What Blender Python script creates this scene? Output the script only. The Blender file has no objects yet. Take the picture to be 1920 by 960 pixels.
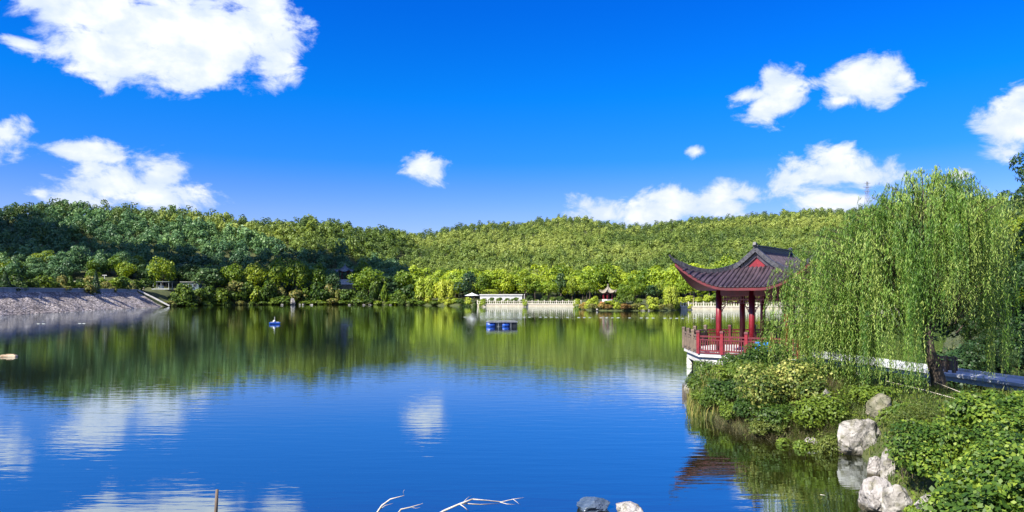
import bpy, math, random
import numpy as np
from math import radians as R, sin, cos, pi
from mathutils import Vector, Matrix

S = bpy.context.scene
C = S.collection
rnd = random.Random(7)
rng = np.random.default_rng(11)

# ------------------------------------------------------------------ camera
F = 1400.0            # focal length in pixels of the 1920 px wide photograph
HOR = 549.0           # horizon line in that photograph
CAMZ = 4.0
cam_d = bpy.data.cameras.new('camera')
cam = bpy.data.objects.new('camera', cam_d); C.objects.link(cam)
cam.location = (0, 0, CAMZ); cam.rotation_euler = (R(90), 0, 0)
cam_d.sensor_width = 36.0; cam_d.lens = 36.0 * F / 1920.0
cam_d.shift_y = (HOR - 480.0) / 1920.0
cam_d.clip_start = 0.1; cam_d.clip_end = 8000
S.camera = cam

# ------------------------------------------------------------------ sun and exposure
SUN_DIR = Vector((-0.62, -0.50, 0.72)).normalized()      # towards the sun
sun_el = math.asin(SUN_DIR.z); sun_az = math.atan2(SUN_DIR.x, SUN_DIR.y)
sl = bpy.data.lights.new('sun', 'SUN'); sl.energy = 5.0; sl.angle = R(0.5); sl.color = (1.0, 0.93, 0.80)
so = bpy.data.objects.new('sun', sl); C.objects.link(so)
so.rotation_euler = SUN_DIR.to_track_quat('Z', 'Y').to_euler()
S.view_settings.view_transform = 'Standard'; S.view_settings.look = 'None'
S.view_settings.exposure = 1.32; S.view_settings.gamma = 1.0
S.view_settings.use_curve_mapping = False
cy = S.cycles
cy.max_bounces = 6; cy.diffuse_bounces = 2; cy.glossy_bounces = 3; cy.transmission_bounces = 2
cy.transparent_max_bounces = 4; cy.use_denoising = True
cy.caustics_reflective = False; cy.caustics_refractive = False
cy.sample_clamp_indirect = 4.0

# ------------------------------------------------------------------ sky: Nishita plus cumulus clouds placed by azimuth and elevation
W = bpy.data.worlds.new('World'); S.world = W; W.use_nodes = True
nt = W.node_tree; nt.nodes.clear()
def N(t, nt_=None, **kw):
    n = (nt_ or nt).nodes.new(t)
    for k, v in kw.items(): setattr(n, k, v)
    return n
def L(a, b, nt_=None): (nt_ or nt).links.new(a, b)
def M(op, a, b=None, c=None, nt_=None, clamp=False):
    n = N('ShaderNodeMath', nt_, operation=op, use_clamp=clamp)
    for i, v in enumerate((a, b, c)):
        if v is None: continue
        if isinstance(v, (int, float)): n.inputs[i].default_value = v
        else: L(v, n.inputs[i], nt_)
    return n.outputs[0]
sky = N('ShaderNodeTexSky', sky_type='NISHITA', sun_disc=False)
sky.sun_elevation = sun_el; sky.sun_rotation = sun_az
sky.altitude = 100; sky.air_density = 1.0; sky.dust_density = 0.3; sky.ozone_density = 3.0
hs = N('ShaderNodeHueSaturation'); hs.inputs['Saturation'].default_value = 1.35; hs.inputs['Value'].default_value = 1.0
L(sky.outputs[0], hs.inputs['Color'])
tint = N('ShaderNodeMix', data_type='RGBA', blend_type='MULTIPLY'); tint.inputs[0].default_value = 1.0
L(hs.outputs[0], tint.inputs[6])
bg1 = N('ShaderNodeBackground'); bg1.inputs[1].default_value = 0.0645
L(tint.outputs[2], bg1.inputs[0])
tc = N('ShaderNodeTexCoord')
sx = N('ShaderNodeSeparateXYZ'); L(tc.outputs['Generated'], sx.inputs[0])
az = M('ARCTAN2', sx.outputs[0], sx.outputs[1])
el = M('ARCSINE', sx.outputs[2])
grade = N('ShaderNodeValToRGB'); L(M('MULTIPLY', el, 2.0), grade.inputs[0]); L(grade.outputs[0], tint.inputs[7])   # deep saturated blue of this photograph's sky
grade.color_ramp.elements[0].position = .10; grade.color_ramp.elements[0].color = (.74, .68, 1.06, 1)
grade.color_ramp.elements[1].position = .72; grade.color_ramp.elements[1].color = (.02, .58, 1.32, 1)
for p_, c_ in ((.21, (.62, .65, 1.10)), (.278, (.43, .61, 1.13)), (.346, (.17, .60, 1.18)), (.507, (.03, .66, 1.27))):
    e_ = grade.color_ramp.elements.new(p_); e_.color = (*c_, 1)
cb = N('ShaderNodeCombineXYZ'); L(az, cb.inputs[0]); L(el, cb.inputs[1])
# cumulus lobes: position in the sky and angular half-size, from the photograph's pixels
CLOUDS = [(330,58,150,62),(190,20,120,42),(490,48,62,68),(335,118,85,45),(520,112,40,30),(170,88,80,30),(90,2,55,18),(255,105,95,42),(420,85,75,45),
 (40,84,30,10),(15,255,40,26),(128,283,60,14),(200,294,32,9),(215,345,80,32),(295,325,44,36),(300,368,75,24),(150,375,60,14),(78,367,14,8),
 (797,313,34,19),(1303,283,12,9),(1478,172,42,34),(1440,196,34,20),(1412,180,26,12),(1640,150,66,34),(1572,188,32,15),(1695,150,28,22),
 (1550,328,88,30),(1565,303,42,24),(1480,333,40,24),(1625,335,40,20),(1270,388,120,27),(1350,374,50,22),(1402,364,30,17),(1150,405,55,14),(1240,372,40,18),
 (1570,376,60,16),(1905,240,56,38),(1925,205,45,35),(1800,330,14,6)]
def az_el(px, py):
    x = (px-960)/F; z = (HOR-py)/F
    return math.atan(x), math.atan(z/math.hypot(1, x))
mn = None
for (px, py, rx, ry) in CLOUDS:
    a0, e0 = az_el(px, py); x = (px-960)/F
    ra = rx/F/(1+x*x); re = ry/F/math.sqrt(1+x*x)
    v = N('ShaderNodeVectorMath', operation='MULTIPLY_ADD'); L(cb.outputs[0], v.inputs[0])
    v.inputs[1].default_value = (1/ra, 1/re, 0); v.inputs[2].default_value = (-a0/ra, -e0/re, 0)
    ln = N('ShaderNodeVectorMath', operation='LENGTH'); L(v.outputs[0], ln.inputs[0])
    # distance outside the lobe in comparable angular units
    dd = M('MULTIPLY', M('SUBTRACT', ln.outputs['Value'], 1.0), (0.35*min(ra, re)+0.008)*26)
    mn = dd if mn is None else M('SMOOTH_MIN', mn, dd, 0.12)
n1 = N('ShaderNodeTexNoise'); n1.inputs['Scale'].default_value = 17; n1.inputs['Detail'].default_value = 10; n1.inputs['Roughness'].default_value = 0.62
wv = N('ShaderNodeVectorMath', operation='MULTIPLY'); L(cb.outputs[0], wv.inputs[0]); wv.inputs[1].default_value = (1, 1.5, 1)
L(wv.outputs[0], n1.inputs['Vector'])
n1.inputs['Distortion'].default_value = 0.35
# scattered cumulus added for white fill light over the rest of the sky, beyond the part the photograph shows
nb = N('ShaderNodeTexNoise'); nb.inputs['Scale'].default_value = 3.2; nb.inputs['Detail'].default_value = 2; L(tc.outputs['Generated'], nb.inputs['Vector'])
gate = M('MAXIMUM', M('SUBTRACT', M('ABSOLUTE', az), .74), M('SUBTRACT', el, .46))
fill_clouds = M('ADD', M('MULTIPLY', M('SUBTRACT', .58, nb.outputs[0]), 3.0), M('MULTIPLY', M('SUBTRACT', .16, gate, clamp=True), 14.0))
mn = M('MINIMUM', mn, fill_clouds)
dens = M('SUBTRACT', M('MULTIPLY', M('SUBTRACT', n1.outputs[0], 0.46), 1.65), mn)
ss = N('ShaderNodeMapRange', interpolation_type='SMOOTHSTEP'); L(dens, ss.inputs[0])
ss.inputs[1].default_value = -0.17; ss.inputs[2].default_value = 0.20
n2 = N('ShaderNodeTexNoise'); n2.inputs['Scale'].default_value = 22; n2.inputs['Detail'].default_value = 5; L(wv.outputs[0], n2.inputs['Vector'])
shade = N('ShaderNodeMapRange', interpolation_type='SMOOTHSTEP'); L(M('ADD', M('MULTIPLY', dens, 0.5), n2.outputs[0]), shade.inputs[0])
shade.inputs[1].default_value = 0.42; shade.inputs[2].default_value = 1.0
cc = N('ShaderNodeMix', data_type='RGBA'); L(shade.outputs[0], cc.inputs[0])
cc.inputs[6].default_value = (0.30, 0.345, 0.45, 1); cc.inputs[7].default_value = (0.47, 0.47, 0.475, 1)
bg2 = N('ShaderNodeBackground'); L(cc.outputs[2], bg2.inputs[0]); bg2.inputs[1].default_value = 1.0
mxs = N('ShaderNodeMixShader'); L(ss.outputs[0], mxs.inputs[0]); L(bg1.outputs[0], mxs.inputs[1]); L(bg2.outputs[0], mxs.inputs[2])
ow = N('ShaderNodeOutputWorld'); L(mxs.outputs[0], ow.inputs[0])
W.cycles.sampling_method = 'MANUAL'; W.cycles.sample_map_resolution = 512

# ------------------------------------------------------------------ helpers
def P(px, py, Y): return Vector(((px-960)/F*Y, Y, CAMZ+(HOR-py)/F*Y))
def Yw(py, z=0.0): return (CAMZ-z)*F/(py-HOR)          # depth of a point at height z seen at pixel row py
def PW(px, py, z=0.0): return P(px, py, Yw(py, z))

class MB:
    """collects geometry for ONE mesh"""
    def __init__(s): s.v = []; s.f = []
    def add(s, vs, fs):
        o = len(s.v); s.v += [tuple(v) for v in vs]; s.f += [tuple(i+o for i in f) for f in fs]; return s
    def box(s, c, d, rz=0, taper=1.0):
        x, y, z = d[0]/2, d[1]/2, d[2]/2; vs = []
        for k in (-1, 1):
            t = taper if k > 0 else 1
            for (i, j) in ((-1,-1),(1,-1),(1,1),(-1,1)):
                a, b = i*x*t, j*y*t
                vs.append((c[0]+a*cos(rz)-b*sin(rz), c[1]+a*sin(rz)+b*cos(rz), c[2]+k*z))
        return s.add(vs, [(3,2,1,0),(4,5,6,7),(0,1,5,4),(1,2,6,5),(2,3,7,6),(3,0,4,7)])
    def bar(s, a, b, w, h=None):
        """rectangular bar from a to b, width w, height h"""
        h = h or w; a = Vector(a); b = Vector(b); d = (b-a).normalized()
        up = Vector((0,0,1)) if abs(d.z) < .95 else Vector((0,1,0))
        r = d.cross(up).normalized(); u = r.cross(d).normalized()
        vs = [p + r*(i*w/2) + u*(j*h/2) for p in (a, b) for (i, j) in ((-1,-1),(1,-1),(1,1),(-1,1))]
        return s.add(vs, [(3,2,1,0),(4,5,6,7),(0,1,5,4),(1,2,6,5),(2,3,7,6),(3,0,4,7)])
    def tube(s, pts, rad, n=8, cap=True):
        pts = [Vector(p) for p in pts]
        if not hasattr(rad, '__len__'): rad = [rad]*len(pts)
        vs = []; fs = []; prev = None
        for i, p in enumerate(pts):
            d = (pts[min(i+1, len(pts)-1)] - pts[max(i-1, 0)]).normalized()
            if prev is None:
                r = d.cross(Vector((0,0,1)) if abs(d.z) < .9 else Vector((1,0,0))).normalized()
            else:
                r = (prev - d*prev.dot(d)).normalized()
            prev = r; u = d.cross(r)
            for k in range(n):
                a = 2*pi*k/n; vs.append(p + (r*cos(a)+u*sin(a))*rad[i])
        for i in range(len(pts)-1):
            for k in range(n):
                k2 = (k+1) % n; fs.append((i*n+k, i*n+k2, (i+1)*n+k2, (i+1)*n+k))
        if cap:
            fs.append(tuple(range(n-1, -1, -1))); fs.append(tuple((len(pts)-1)*n+k for k in range(n)))
        return s.add(vs, fs)
    def lathe(s, prof, c=(0,0,0), n=16):
        vs = []; fs = []
        for (r, z) in prof:
            for k in range(n): vs.append((c[0]+r*cos(2*pi*k/n), c[1]+r*sin(2*pi*k/n), c[2]+z))
        for i in range(len(prof)-1):
            for k in range(n):
                k2 = (k+1) % n; fs.append((i*n+k, i*n+k2, (i+1)*n+k2, (i+1)*n+k))
        fs.append(tuple(range(n-1,-1,-1))); fs.append(tuple((len(prof)-1)*n+k for k in range(n)))
        return s.add(vs, fs)
    def prism(s, poly, z0, z1):
        n = len(poly)
        vs = [(x, y, z0) for x, y in poly] + [(x, y, z1) for x, y in poly]
        return s.add(vs, [tuple(range(n-1,-1,-1)), tuple(range(n, 2*n))] + [(i, (i+1) % n, n+(i+1) % n, n+i) for i in range(n)])
    def grid(s, rows):
        m = len(rows[0]); vs = [p for r in rows for p in r]
        return s.add(vs, [(i*m+j, i*m+j+1, (i+1)*m+j+1, (i+1)*m+j) for i in range(len(rows)-1) for j in range(m-1)])
    def mesh(s, name, mat, smooth=False, bevel=0):
        me = bpy.data.meshes.new(name); me.from_pydata(s.v, [], s.f); me.update()
        if bevel:
            import bmesh
            bm = bmesh.new(); bm.from_mesh(me)
            bmesh.ops.remove_doubles(bm, verts=bm.verts, dist=1e-5)
            bmesh.ops.bevel(bm, geom=[e for e in bm.edges if len(e.link_faces) == 2 and e.calc_face_angle(0) > .5], offset=bevel, segments=1, affect='EDGES')
            bm.to_mesh(me); bm.free()
        if mat: me.materials.append(mat)
        if smooth: me.polygons.foreach_set('use_smooth', [True]*len(me.polygons))
        return me
    def build(s, name, mat, parent=None, smooth=False, bevel=0):
        return link(name, s.mesh(name, mat, smooth, bevel), parent)

def link(name, me, parent=None):
    o = bpy.data.objects.new(name, me); C.objects.link(o)
    if parent: o.parent = parent
    return o
def quad_mesh(name, V, mat, tint=None):
    """V (n,4,3) leaf faces -> one mesh"""
    n = len(V); me = bpy.data.meshes.new(name)
    me.vertices.add(4*n); me.vertices.foreach_set('co', np.ascontiguousarray(V, dtype=np.float32).ravel())
    me.loops.add(4*n); me.loops.foreach_set('vertex_index', np.arange(4*n, dtype=np.int32))
    me.polygons.add(n); me.polygons.foreach_set('loop_start', np.arange(0, 4*n, 4, dtype=np.int32))
    me.polygons.foreach_set('loop_total', np.full(n, 4, dtype=np.int32))
    if tint is None: tint = rng.random(n)
    a = me.attributes.new('tint', 'FLOAT', 'FACE'); a.data.foreach_set('value', np.asarray(tint, dtype=np.float32))
    me.materials.append(mat); me.update(calc_edges=True)
    return me
def tag(o, label=None, cat=None, group=None, kind=None):
    if label: o['label'] = label
    if cat: o['category'] = cat
    if group: o['group'] = group
    if kind: o['kind'] = kind
    return o
def thing(name, label, cat, loc=(0,0,0), rz=0, group=None):
    o = bpy.data.objects.new(name, None); C.objects.link(o)
    o.empty_display_size = .2
    o.location = loc; o.rotation_euler = (0, 0, rz); return tag(o, label, cat, group)
def struct(o): o['kind'] = 'structure'; return o
def copy_thing(src, loc, rz=0, scale=(1,1,1), label=None, group=None):
    o = src.copy(); C.objects.link(o); o.location = loc; o.rotation_euler = (0, 0, rz); o.scale = scale
    if label: o['label'] = label
    if group: o['group'] = group
    for ch in src.children:
        c = ch.copy(); C.objects.link(c); c.parent = o
        for g in ch.children:
            d = g.copy(); C.objects.link(d); d.parent = c
    return o

# ------------------------------------------------------------------ materials
def new_mat(name):
    m = bpy.data.materials.new(name); m.use_nodes = True
    t = m.node_tree; b = t.nodes['Principled BSDF']; return m, t, b
def noisy(name, c1, c2, scale=3.0, rough=.7, bump=0.0, detail=6, c3=None, spec=.4, stretch=None, bscale=None, metallic=0):
    """two or three colours mixed by noise in object space"""
    m, t, b = new_mat(name)
    tcn = N('ShaderNodeTexCoord', t); mp = N('ShaderNodeMapping', t); L(tcn.outputs['Object'], mp.inputs[0], t)
    if stretch: mp.inputs['Scale'].default_value = stretch
    n = N('ShaderNodeTexNoise', t); L(mp.outputs[0], n.inputs['Vector'], t)
    n.inputs['Scale'].default_value = scale; n.inputs['Detail'].default_value = detail; n.inputs['Roughness'].default_value = .65
    r = N('ShaderNodeValToRGB', t); L(n.outputs[0], r.inputs[0], t)
    r.color_ramp.elements[0].position = .36; r.color_ramp.elements[0].color = (*c1, 1)
    r.color_ramp.elements[1].position = .64; r.color_ramp.elements[1].color = (*c2, 1)
    if c3:
        e = r.color_ramp.elements.new(.72); e.color = (*c3, 1)
    L(r.outputs[0], b.inputs['Base Color'], t)
    b.inputs['Roughness'].default_value = rough; b.inputs['Specular IOR Level'].default_value = spec
    b.inputs['Metallic'].default_value = metallic
    if bump:
        n3 = N('ShaderNodeTexNoise', t); L(mp.outputs[0], n3.inputs['Vector'], t)
        n3.inputs['Scale'].default_value = bscale or scale*3; n3.inputs['Detail'].default_value = 6
        bp = N('ShaderNodeBump', t); bp.inputs['Strength'].default_value = .8; bp.inputs['Distance'].default_value = bump
        L(n3.outputs[0], bp.inputs['Height'], t); L(bp.outputs[0], b.inputs['Normal'], t)
    return m
def leaf_mat(name, dark, mid, light, objvar=True, trans=.35, rough=.5, spec=.3):
    """leaf colour varies by leaf (tint attribute) and by plant"""
    m, t, b = new_mat(name)
    at = N('ShaderNodeAttribute', t); at.attribute_name = 'tint'
    v = at.outputs['Fac']
    if objvar:
        oi = N('ShaderNodeObjectInfo', t)
        v = M('ADD', M('MULTIPLY', v, .5, None, t), M('MULTIPLY', oi.outputs['Random'], .5, None, t), None, t)
    r = N('ShaderNodeValToRGB', t); L(v, r.inputs[0], t)
    r.color_ramp.elements[0].position = .1; r.color_ramp.elements[0].color = (*dark, 1)
    r.color_ramp.elements[1].position = .9; r.color_ramp.elements[1].color = (*light, 1)
    e = r.color_ramp.elements.new(.5); e.color = (*mid, 1)
    L(r.outputs[0], b.inputs['Base Color'], t)
    b.inputs['Roughness'].default_value = rough; b.inputs['Specular IOR Level'].default_value = spec
    tr = N('ShaderNodeBsdfTranslucent', t)
    hv = N('ShaderNodeHueSaturation', t); hv.inputs['Saturation'].default_value = 1.1; hv.inputs['Value'].default_value = 1.25
    hv.inputs['Hue'].default_value = .485
    L(r.outputs[0], hv.inputs['Color'], t); L(hv.outputs[0], tr.inputs[0], t)
    mx = N('ShaderNodeMixShader', t); mx.inputs[0].default_value = trans
    L(b.outputs[0], mx.inputs[1], t); L(tr.outputs[0], mx.inputs[2], t)
    L(mx.outputs[0], t.nodes['Material Output'].inputs['Surface'], t)
    return m
m_tree = leaf_mat('tree_foliage', (.045,.11,.012), (.13,.21,.018), (.28,.34,.028))
m_forest = leaf_mat('forest_foliage', (.095,.155,.032), (.175,.245,.048), (.285,.345,.078), objvar=False)
m_pine = leaf_mat('pine_needles', (.025,.055,.016), (.050,.095,.020), (.09,.14,.028), trans=.2)
m_tree_shade = leaf_mat('shade_tinted_foliage', (.040,.095,.045), (.08,.17,.065), (.15,.26,.08), trans=.25)  # bluish shade of the left hill put into the leaf colour
m_forest_shade = leaf_mat('shade_tinted_forest', (.040,.095,.045), (.08,.17,.065), (.15,.26,.08), objvar=False, trans=.25)  # same shade-tinted leaf colour for the merged wood
m_light = leaf_mat('light_green_foliage', (.13,.22,.018), (.25,.35,.026), (.40,.48,.040))
m_pale = leaf_mat('pale_willow_foliage', (.20,.29,.025), (.32,.40,.04), (.44,.48,.06))
m_willow = leaf_mat('weeping_willow_leaves', (.038,.105,.015), (.115,.225,.030), (.31,.40,.092), objvar=False, trans=.35)
m_bush = leaf_mat('shrub_leaves', (.020,.055,.010), (.062,.115,.015), (.17,.24,.026))
m_yellow = leaf_mat('yellowish_leaves', (.040,.075,.014), (.12,.17,.028), (.42,.42,.12), objvar=False)
m_vine = leaf_mat('creeper_leaves', (.025,.065,.010), (.075,.145,.018), (.22,.30,.034), objvar=False)
m_dry = leaf_mat('dry_grass', (.035,.034,.014), (.085,.078,.03), (.19,.165,.08), objvar=False)
m_reed = leaf_mat('reed_leaves', (.06,.10,.02), (.15,.18,.035), (.30,.26,.08), objvar=False)
m_autumn = leaf_mat('reddish_leaves', (.16,.09,.03), (.26,.17,.04), (.36,.28,.06))
m_grass = leaf_mat('grass_blades', (.04,.075,.012), (.08,.12,.02), (.16,.19,.04), objvar=False)
m_hedge = leaf_mat('hedge_leaves', (.16,.22,.015), (.24,.31,.02), (.33,.38,.03), objvar=False)
m_dark = leaf_mat('dark_leaves', (.015,.045,.016), (.032,.075,.022), (.065,.12,.030), trans=.25)
m_bark = noisy('bark', (.035,.026,.02), (.10,.08,.06), 6, .9, .02, stretch=(1,1,.25))
m_soil = noisy('bank_soil', (.030,.045,.012), (.07,.080,.022), .9, .95, .05, c3=(.10,.09,.045))
m_rock = noisy('pale_rock', (.15,.14,.125), (.35,.335,.315), 3.4, .85, .09, c3=(.45,.435,.415), bscale=6)
m_rockw = noisy('white_rock', (.20,.185,.175), (.40,.38,.37), 3.6, .85, .09, bscale=7)
m_rockd = noisy('mossy_rock', (.07,.075,.04), (.24,.22,.17), 2.4, .9, .05, bscale=7)
m_tile = noisy('glazed_grey_tile', (.022,.016,.022), (.070,.050,.066), 3, .36, .004, spec=.6)
m_ridge = noisy('grey_ridge_tile', (.02,.02,.028), (.065,.065,.08), 8, .5, .008)
m_red = noisy('red_lacquer', (.12,.004,.010), (.20,.008,.016), 3, .42, .002, spec=.45)
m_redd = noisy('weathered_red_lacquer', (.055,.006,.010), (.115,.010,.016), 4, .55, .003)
m_rail = noisy('dark_red_rail', (.060,.004,.009), (.125,.007,.013), 5, .5, .003)
m_brown = noisy('weathered_brown_wood', (.07,.05,.04), (.16,.12,.09), 5, .75, .004, stretch=(1,1,.3))
m_conc = noisy('white_concrete', (.34,.34,.34), (.50,.50,.50), 1.6, .8, .004)
m_pile = noisy('pile_concrete', (.40,.40,.34), (.60,.59,.52), 2.4, .8, .006)
m_stonew = noisy('white_balustrade_stone', (.40,.36,.27), (.56,.51,.40), 1.6, .8, .03)
m_balus = noisy('balustrade_stone', (.50,.47,.38), (.62,.59,.50), 1.2, .8, .01)
m_white = noisy('white_paint', (.52,.52,.50), (.66,.66,.64), 1.5, .55)
m_dim = noisy('weathered_white_panel', (.20,.22,.21), (.34,.36,.35), 1.0, .8)
m_metal = noisy('grey_steel', (.25,.26,.27), (.38,.39,.40), 4, .45, metallic=.6)
m_blue = noisy('blue_plastic', (.006,.045,.28), (.012,.085,.45), 3, .35, spec=.5)
m_deck = noisy('grey_deck_boards', (.10,.11,.11), (.24,.25,.24), 4, .7, .004)
m_blk = noisy('dark_float_plastic', (.008,.010,.014), (.02,.024,.03), 4, .5)
m_twig = noisy('bleached_twig', (.30,.27,.22), (.52,.48,.42), 6, .85, .002)
m_straw = noisy('straw_stalk', (.35,.30,.16), (.52,.46,.28), 6, .8)
m_cloud = noisy('cloud_white', (.75,.75,.76), (.8,.8,.8), .004, 1.0, spec=0)
m_plaster = noisy('pale_plaster', (.60,.58,.54), (.74,.72,.68), .8, .85)
m_glass = noisy('dark_window_glass', (.015,.02,.028), (.03,.036,.045), 1, .15, spec=.6)

m_walk = noisy('grey_walkway_concrete', (.40,.42,.44), (.54,.56,.58), 1.2, .8, .004)
def wet_line(m, top=.14):
    """stone that stays dark where the lake laps at it"""
    t = m.node_tree; b = t.nodes['Principled BSDF']; src = b.inputs['Base Color'].links[0].from_socket
    ge_ = N('ShaderNodeNewGeometry', t); sp = N('ShaderNodeSeparateXYZ', t); L(ge_.outputs['Position'], sp.inputs[0], t)
    nz_ = N('ShaderNodeTexNoise', t); L(ge_.outputs['Position'], nz_.inputs['Vector'], t); nz_.inputs['Scale'].default_value = 3.0
    h_ = M('SUBTRACT', sp.outputs[2], M('MULTIPLY', nz_.outputs[0], .22, None, t), None, t)
    mr_ = N('ShaderNodeMapRange', t); L(h_, mr_.inputs[0], t); mr_.inputs[1].default_value = -.06; mr_.inputs[2].default_value = top-.10
    mx_ = N('ShaderNodeMix', t, data_type='RGBA'); L(mr_.outputs[0], mx_.inputs[0], t); mx_.inputs[6].default_value = (.055,.048,.030,1); L(src, mx_.inputs[7], t)
    n5 = N('ShaderNodeTexNoise', t); L(ge_.outputs['Position'], n5.inputs['Vector'], t); n5.inputs['Scale'].default_value = 5.5; n5.inputs['Detail'].default_value = 5
    m5 = N('ShaderNodeMapRange', t); L(n5.outputs[0], m5.inputs[0], t); m5.inputs[1].default_value = .52; m5.inputs[2].default_value = .66; m5.inputs[4].default_value = .65
    mo = N('ShaderNodeMix', t, data_type='RGBA'); L(m5.outputs[0], mo.inputs[0], t); L(mx_.outputs[2], mo.inputs[6], t); mo.inputs[7].default_value = (.10,.095,.045,1)
    n7 = N('ShaderNodeTexNoise', t); L(ge_.outputs['Position'], n7.inputs['Vector'], t); n7.inputs['Scale'].default_value = 2.6; n7.inputs['Detail'].default_value = 4; n7.inputs['Distortion'].default_value = .6
    m7 = N('ShaderNodeMapRange', t); L(M('ABSOLUTE', M('SUBTRACT', n7.outputs[0], .5, None, t), None, None, t), m7.inputs[0], t); m7.inputs[1].default_value = 0; m7.inputs[2].default_value = .022; m7.inputs[3].default_value = .35; m7.inputs[4].default_value = 1
    mv = N('ShaderNodeMix', t, data_type='RGBA', blend_type='MULTIPLY'); mv.inputs[0].default_value = 1; L(mo.outputs[2], mv.inputs[6], t); L(m7.outputs[0], mv.inputs[7], t)
    L(mv.outputs[2], b.inputs['Base Color'], t)
for m_ in (m_rock, m_rockw, m_rockd): wet_line(m_)
# dam stone pitching: irregular pale stones with dark joints
m_dam, t_, b_ = new_mat('stone_pitching')
tcn = N('ShaderNodeTexCoord', t_); mp = N('ShaderNodeMapping', t_); L(tcn.outputs['Object'], mp.inputs[0], t_)
mp.inputs['Scale'].default_value = (2.2, 1.2, 2.2)
vo = N('ShaderNodeTexVoronoi', t_, feature='DISTANCE_TO_EDGE'); vo.inputs['Scale'].default_value = 1.0; L(mp.outputs[0], vo.inputs['Vector'], t_)
vc = N('ShaderNodeTexVoronoi', t_); vc.inputs['Scale'].default_value = 1.0; L(mp.outputs[0], vc.inputs['Vector'], t_)
ra_ = N('ShaderNodeValToRGB', t_); L(M('FRACT', M('MULTIPLY', vc.outputs['Color'], 3.7, None, t_), None, None, t_), ra_.inputs[0], t_)
ra_.color_ramp.elements[0].color = (.22,.19,.185,1); ra_.color_ramp.elements[1].color = (.66,.60,.57,1)
mr = N('ShaderNodeMapRange', t_); L(vo.outputs['Distance'], mr.inputs[0], t_); mr.inputs[1].default_value = .02; mr.inputs[2].default_value = .14
mxc = N('ShaderNodeMix', t_, data_type='RGBA'); L(mr.outputs[0], mxc.inputs[0], t_); mxc.inputs[6].default_value = (.04,.04,.045,1); L(ra_.outputs[0], mxc.inputs[7], t_)
n6 = N('ShaderNodeTexNoise', t_); L(tcn.outputs['Object'], n6.inputs['Vector'], t_); n6.inputs['Scale'].default_value = .16; n6.inputs['Detail'].default_value = 6
r6 = N('ShaderNodeValToRGB', t_); L(n6.outputs[0], r6.inputs[0], t_); r6.color_ramp.elements[0].position = .35; r6.color_ramp.elements[0].color = (.62,.58,.56,1); r6.color_ramp.elements[1].position = .65; r6.color_ramp.elements[1].color = (1.25,1.2,1.12,1)
m6 = N('ShaderNodeMix', t_, data_type='RGBA', blend_type='MULTIPLY'); m6.inputs[0].default_value = 1; L(mxc.outputs[2], m6.inputs[6], t_); L(r6.outputs[0], m6.inputs[7], t_)
L(m6.outputs[2], b_.inputs['Base Color'], t_); b_.inputs['Roughness'].default_value = .9
bp = N('ShaderNodeBump', t_); bp.inputs['Distance'].default_value = .12; L(mr.outputs[0], bp.inputs['Height'], t_); L(bp.outputs[0], b_.inputs['Normal'], t_)

# lake water: dark olive body, mirror-like with fine ripples
m_water, t_, b_ = new_mat('lake_water')
b_.inputs['Base Color'].default_value = (.012,.013,.002,1); b_.inputs['Roughness'].default_value = .015
b_.inputs['IOR'].default_value = 1.33; b_.inputs['Specular IOR Level'].default_value = .5
ge = N('ShaderNodeNewGeometry', t_)
def wave(scale, sxyz, rot, detail):
    mp = N('ShaderNodeMapping', t_); L(ge.outputs['Position'], mp.inputs[0], t_)
    mp.inputs['Scale'].default_value = sxyz; mp.inputs['Rotation'].default_value = (0, 0, rot)
    n = N('ShaderNodeTexNoise', t_); L(mp.outputs[0], n.inputs['Vector'], t_)
    n.inputs['Scale'].default_value = scale; n.inputs['Detail'].default_value = detail; n.inputs['Roughness'].default_value = .5
    return n.outputs[0]
w1 = wave(1.0, (.55, 2.6, 1), .10, 2)
w2 = wave(1.0, (1.5, 5.5, 1), -.16, 3)
w3 = wave(.05, (1, 1, 1), 0, 2)
amp = N('ShaderNodeMapRange', t_); L(w3, amp.inputs[0], t_); amp.inputs[1].default_value = .35; amp.inputs[2].default_value = .65; amp.inputs[3].default_value = .55; amp.inputs[4].default_value = 1.3
hgt = M('MULTIPLY', M('ADD', w1, M('MULTIPLY', w2, .45, None, t_), None, t_), amp.outputs[0], None, t_)
bp = N('ShaderNodeBump', t_); bp.inputs['Distance'].default_value = .0046; bp.inputs['Strength'].default_value = 1.0
L(hgt, bp.inputs['Height'], t_); L(bp.outputs[0], b_.inputs['Normal'], t_)
gl = N('ShaderNodeBsdfGlossy', t_); gl.inputs['Color'].default_value = (.80, .94, 1.0, 1); gl.inputs['Roughness'].default_value = .012; L(bp.outputs[0], gl.inputs['Normal'], t_)
mg = N('ShaderNodeMixShader', t_); mg.inputs[0].default_value = .43
L(b_.outputs[0], mg.inputs[1], t_); L(gl.outputs[0], mg.inputs[2], t_); L(mg.outputs[0], t_.nodes['Material Output'].inputs['Surface'], t_)

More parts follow.
